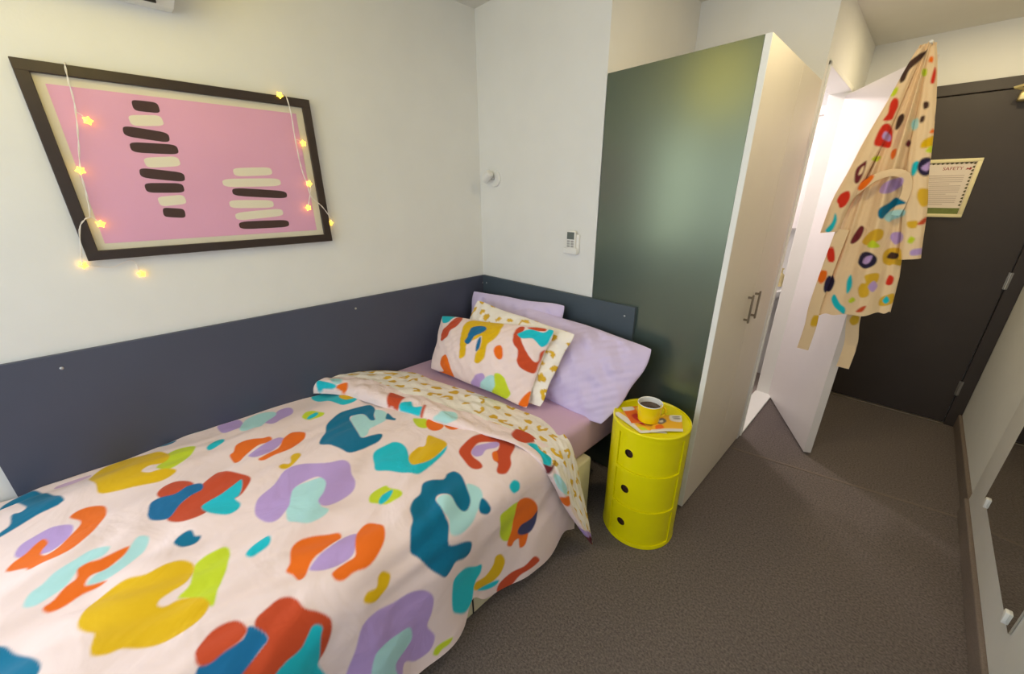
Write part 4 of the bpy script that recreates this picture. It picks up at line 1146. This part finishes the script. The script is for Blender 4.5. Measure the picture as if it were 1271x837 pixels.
# ------------------------------------------------------------------ notice on the entry door
nt_ = empty('notice', (2.0, 2.03, 1.34), 'cream framed safety notice with green band on the dark entry door', 'sign')
NX0, NX1, NZ0, NZ1, YN = 1.865, 2.155, 1.345, 1.680, 2.0315
for q in ((NX0, NX1, NZ1 - .020, NZ1), (NX0, NX1, NZ0, NZ0 + .020), (NX0, NX0 + .020, NZ0 + .018, NZ1 - .018), (NX1 - .020, NX1, NZ0 + .018, NZ1 - .018)):
    MB().box(q[0], q[1], YN - .014, YN, q[2], q[3], .003).build('frame_rail', M['notice_frame'], nt_, True)
pp = MB().box(NX0 + .01, NX1 - .01, YN - .004, YN, NZ0 + .012, NZ1 - .012).build('paper', M['paper'], nt_)
gb = MB().box(NX0 + .02, NX1 - .022, YN - .0050, YN - .0038, NZ0 + .020, NZ0 + .055).build('green_band', M['leaf_green'], pp)
MB().box(NX0 + .035, NX0 + .110, YN - .0055, YN - .0045, NZ0 + .034, NZ0 + .040).build('white_line', M['paper'], pp)
m = MB()
for k in range(13):
    z = NZ0 + .066 + k * .0195
    m.prism([(NX1 - .023, z), (NX1 - .034, z + .004), (NX1 - .030, z + .012), (NX1 - .023, z + .014)], lambda u, v, d: Vector((u, YN - .0045 + d, v)), .0005)
for k in range(12):
    x = NX0 + .026 + k * .0195
    m.prism([(x, NZ1 - .021), (x + .004, NZ1 - .031), (x + .012, NZ1 - .028), (x + .014, NZ1 - .021)], lambda u, v, d: Vector((u, YN - .0045 + d, v)), .0005)
tag(m.build('leafy_border', M['leaf_dark'], pp), kind='stuff')
m = MB()
for k in range(15):
    z = NZ0 + .075 + k * .0118
    m.box(NX0 + .04, NX1 - .052 - .05 * ((k * 7) % 5 == 0), YN - .0044, YN - .0039, z, z + .0030)
tag(m.build('text_lines', M['text_grey'], pp), kind='stuff')


def text_mesh(body, size, loc, material, parent, name, rot=(math.pi / 2, 0, 0), align='LEFT'):
    cu_ = bpy.data.curves.new(name, 'FONT')
    cu_.body = body
    cu_.size = size
    cu_.align_x = align
    cu_.extrude = .0003
    tmp = bpy.data.objects.new('tmp_text', cu_)
    COL.objects.link(tmp)
    bpy.context.view_layer.update()
    me = bpy.data.meshes.new_from_object(tmp.evaluated_get(bpy.context.evaluated_depsgraph_get()))
    bpy.data.objects.remove(tmp, do_unlink=True)
    mx = Matrix.Translation(loc) @ Matrix.Rotation(rot[2], 4, 'Z') @ Matrix.Rotation(rot[0], 4, 'X')
    me.transform(mx)
    me.materials.clear()
    return link(name, me, material, parent)


text_mesh('SAFETY', .026, (2.088, YN - .0044, NZ1 - .062), M['text_red'], pp, 'heading', align='RIGHT')
MB().prism([(2.098, NZ1 - .062), (2.104, NZ1 - .050), (2.110, NZ1 - .056), (2.116, NZ1 - .046), (2.122, NZ1 - .056), (2.117, NZ1 - .064), (2.108, NZ1 - .060)], lambda u, v, d: Vector((u, YN - .0046 + d, v)), .0005).build('emblem', M['text_red'], pp)

# ------------------------------------------------------------------ bathroom glimpse
cb = empty('bathroom_cabinet', (1.2, 2.0, 1.23), 'white wall cabinet seen through the bathroom doorway', 'cabinet')
MB().box(.95, 1.405, 1.90, 2.02, 1.235, 2.02, .002).build('body', M['door_white'], cb)
MB().box(.96, 1.36, 1.886, 1.90, 1.245, 1.925, .003).build('door', M['door_white'], cb)
MB().box(.95, 1.405, 1.885, 1.90, 1.985, 2.04, .003).build('cornice', M['white_gloss'], cb)
bs = empty('washbasin', (1.22, 1.85, .6), 'white washbasin under the cabinet in the bathroom', 'basin')
MB().lathe((1.20, 1.82, 0), [(.02, .60), (.10, .66), (.19, .76), (.205, .80), (.19, .80), (.15, .74), (.02, .70)], 40, cap=False).build('bowl', M['white_gloss'], bs, True)
MB().lathe((1.20, 1.86, 0), [(.09, 0), (.07, .1), (.06, .3), (.09, .64)], 32).build('pedestal', M['white_gloss'], bs, True)
tp = MB().tube([(1.30, 1.93, .79), (1.30, 1.93, .92), (1.30, 1.90, .94), (1.29, 1.83, .92)], .012, 12).build('tap', M['steel'], bs, True)
MB().tube([(1.30, 1.93, .93), (1.30, 1.95, .99)], .010, 12).build('tap_lever', M['steel'], tp, True)
sb = MB().lathe((1.325, 1.93, .80), [(.024, 0), (.026, .004), (.026, .09), (.010, .105), (.008, .13), (.014, .133), (.014, .142), (.001, .143)], 24, cap=False).build('soap_bottle', M['brass'], None, True)
tag(sb, 'small dark soap bottle standing on the bathroom basin', 'bottle')

# ------------------------------------------------------------------ bathrobe on the bathroom door
hk = empty('door_hook', (1.845, .93, 2.03), 'white over-door hook on top of the open bathroom door', 'hook')
q = MB()
q.box(.66, .70, -.004, .042, 2.041, 2.044, mtx=DM).box(.66, .70, -.005, -.001, 1.93, 2.044, mtx=DM).box(.66, .70, .039, .043, 1.98, 2.044, mtx=DM)
q.build('bracket', M['white_gloss'], hk)
p0 = DM @ Vector((.70, -.004, 2.042))
MB().tube([p0, (p0 + Vector((1.842, .86, 2.045))) / 2 + Vector((0, 0, .004)), (1.842, .86, 2.052), (1.842, .835, 2.062)], .006, 10).build('peg', M['white_gloss'], hk, True)

rb = empty('bathrobe', (1.85, .86, .88), 'peach bathrobe with multicoloured leopard blotches hanging on the open bathroom door', 'bathrobe')
ZK = np.array([2.06, 1.95, 1.80, 1.60, 1.50, 1.30, 1.10, .86])
XL = np.array([1.808, 1.795, 1.772, 1.752, 1.738, 1.722, 1.708, 1.705])
XR = np.array([1.858, 1.872, 1.895, 1.918, 1.920, 1.955, 1.985, 2.005])
YD = np.array([.016, .030, .042, .050, .048, .055, .062, .070])


def robe_body():
    nu, nv = 300, 360
    v = np.linspace(0, 1, nv)
    th = np.linspace(0, 2 * math.pi, nu, endpoint=False)
    z = 2.06 - v * 1.17
    zi = ZK[::-1]
    xl, xr, yd = np.interp(z, zi, XL[::-1]), np.interp(z, zi, XR[::-1]), np.interp(z, zi, YD[::-1])
    T, Zg = np.meshgrid(th, z, indexing='ij')
    cx_, hw = (xl + xr) / 2, (xr - xl) / 2
    dn = (2.06 - Zg) / 1.2
    wave = .16 * np.sin(9 * T + 1.4 * np.sin(3 * dn) + .5) * np.clip(1.25 - dn, .15, 1) + .10 * np.sin(17 * T + 2.0 * dn) * np.clip(1 - dn, .1, 1) + .14 * np.sin(5 * T + 2.2)
    sx = np.sign(np.cos(T)) * np.abs(np.cos(T)) ** .8
    X = cx_[None] + hw[None] * sx * (1 + .06 * np.sin(4 * dn + 2 * T))
    Y = .865 + yd[None] * np.sin(T) * (1 + wave * 2.2)
    Zh = Zg + np.clip((X - 1.70), -.1, .4) * .24 * np.clip((1.25 - Zg) / .35, 0, 1) + .004 * np.sin(11 * T) * np.clip((1.0 - Zg) / .1, 0, 1)
    return np.stack([X, Y, Zh], -1)


def robe_colors(P, seed):
    C = cols(P.shape[:2], 'peach')
    paint(P[..., 0] * 100, P[..., 2] * 100, C, PRINTS['robe'])
    return C


P = robe_body()
grid_mesh('body', P, M['robe'], rb, closed_u=True, colors=robe_colors(P, 1))


def sleeve(path, hw, hd, name='sleeve', flat=.9):
    """hanging sleeve: soft elliptical tube along path, open at the cuff"""
    nu, nv = 64, 160
    c = rail(np.array(path, float), np.linspace(0, 1, nv))
    k = np.linspace(0, 1, nv)
    w, d = np.interp(k, np.linspace(0, 1, len(hw)), hw), np.interp(k, np.linspace(0, 1, len(hd)), hd)
    th = np.linspace(0, 2 * math.pi, nu, endpoint=False)
    T, K = np.meshgrid(th, k, indexing='ij')
    wr = 1 + .10 * np.sin(5 * T + 7 * K) * (1 - K * .5) + .05 * np.sin(9 * T - 12 * K)
    X = c[None, :, 0] + w[None] * np.cos(T) * (1 + .03 * np.sin(19 * K))
    Y = c[None, :, 1] + d[None] * np.sin(T) * wr
    Z = c[None, :, 2] + 0 * T + np.cos(T) * w[None] * .18
    P = np.stack([X, Y, Z], -1)
    return grid_mesh(name, P, M['robe'], rb, closed_u=True, colors=robe_colors(P, 2))


sleeve([(1.815, .845, 2.045), (1.785, .825, 1.86), (1.738, .800, 1.60), (1.705, .795, 1.44), (1.692, .800, 1.315)], [.010, .026, .038, .040, .036], [.012, .020, .026, .030, .030])
sleeve([(1.850, .850, 2.045), (1.885, .835, 1.86), (1.925, .820, 1.60), (1.965, .820, 1.40), (1.996, .825, 1.215)], [.010, .026, .034, .036, .036], [.012, .020, .026, .028, .028])


def ribbon(path, w, name, th=.006, z_axis=False, dirs=None):
    n = 90
    c = rail(np.array(path, float), np.linspace(0, 1, n))
    t = np.gradient(c, axis=0)
    t /= np.linalg.norm(t, axis=1, keepdims=True)
    side = np.cross(t, np.array([0, 1.0, 0]))
    side /= np.maximum(np.linalg.norm(side, axis=1, keepdims=True), 1e-6)
    nrm = np.cross(side, t)
    prof = []
    for a, b in [(-1 + k / 10, -1.3 + .3 * (1 - k / 10) ** 2) for k in range(21)] + [(1, 1), (0, 1), (-1, 1)]:
        prof.append(c + side * a * w / 2 + nrm * b * th / 2)
    P = np.stack(prof, 0)
    return grid_mesh(name, P, M['robe'], rb, closed_u=True, colors=robe_colors(P, 3))


ribbon([(1.738, .800, 1.485), (1.762, .785, 1.515), (1.800, .778, 1.555), (1.850, .778, 1.575), (1.895, .782, 1.562), (1.915, .790, 1.510), (1.912, .795, 1.440), (1.905, .800, 1.400)], .030, 'belt')
ribbon([(1.740, .792, 1.330), (1.728, .786, 1.15), (1.718, .786, .95), (1.722, .790, .84), (1.716, .795, .705)], .050, 'belt_end')
ribbon([(1.872, .870, 1.00), (1.876, .872, .88), (1.895, .875, .76), (1.893, .880, .625)], .052, 'belt_end')
ribbon([(1.850, .862, 2.03), (1.846, .858, 2.056), (1.840, .856, 2.064), (1.834, .858, 2.056), (1.830, .862, 2.03)], .010, 'hanging_loop')

# ------------------------------------------------------------------ lamps
def disc_light(name, loc, size, power, color, parent):
    d = bpy.data.lights.new(name, 'AREA')
    d.shape = 'DISK'
    d.size, d.energy, d.color = size, power, color
    o = bpy.data.objects.new(name, d)
    COL.objects.link(o)
    o.parent = parent
    o.location = Vector(loc) - parent.location
    return o


def downlight(x, y, zc, power, label):
    e = empty('downlight', (x, y, zc), label, 'lamp', 'warm ceiling downlights')
    MB().lathe((x, y, zc), [(.060, 0), (.060, -.006), (.045, -.010), (.040, -.004)], 40, cap=False).build('rim', M['plastic_white'], e, True)
    MB().lathe((x, y, zc), [(.041, -.004), (.001, -.006)], 40, cap=False).build('lens', M['lamp_warm'], e)
    disc_light('bulb', (x, y, zc - .012), .10, power, (1.0, .82, .48), e)


pl = empty('pendant_lamp', (.75, -1.70, ZC), 'warm paper lantern pendant hanging over the foot of the bed', 'lamp')
MB().lathe((.75, -1.70, ZC), [(.05, 0), (.05, -.015), (.006, -.03)], 32, cap=False).build('ceiling_rose', M['plastic_white'], pl, True)
MB().tube([(.75, -1.70, ZC - .02), (.75, -1.70, 2.42)], .004, 8).build('cord', M['plastic_white'], pl)
MB().lathe((.75, -1.70, 2.215), [(max(.001, .22 * math.sin(math.pi * k / 20)), .22 * math.cos(math.pi * k / 20)) for k in range(21)], 40, cap=False).build('globe', M['globe'], pl, True)
downlight(1.80, -.05, ZC, 6.5, 'warm ceiling downlight in front of the wardrobe')
downlight(2.06, 1.40, 2.37, 6.5, 'warm ceiling downlight in the hall near the entry door')
bl = empty('bathroom_lamp', (.95, 1.45, 2.30), 'small round ceiling lamp inside the bathroom', 'lamp')
MB().lathe((.95, 1.45, 2.30), [(.09, 0), (.09, -.02), (.06, -.04), (.001, -.045)], 40, cap=False).build('diffuser', M['lamp_glass'], bl, True)
disc_light('bathroom_bulb', (.95, 1.45, 2.245), .16, 13, (1.0, .88, .86), bl)
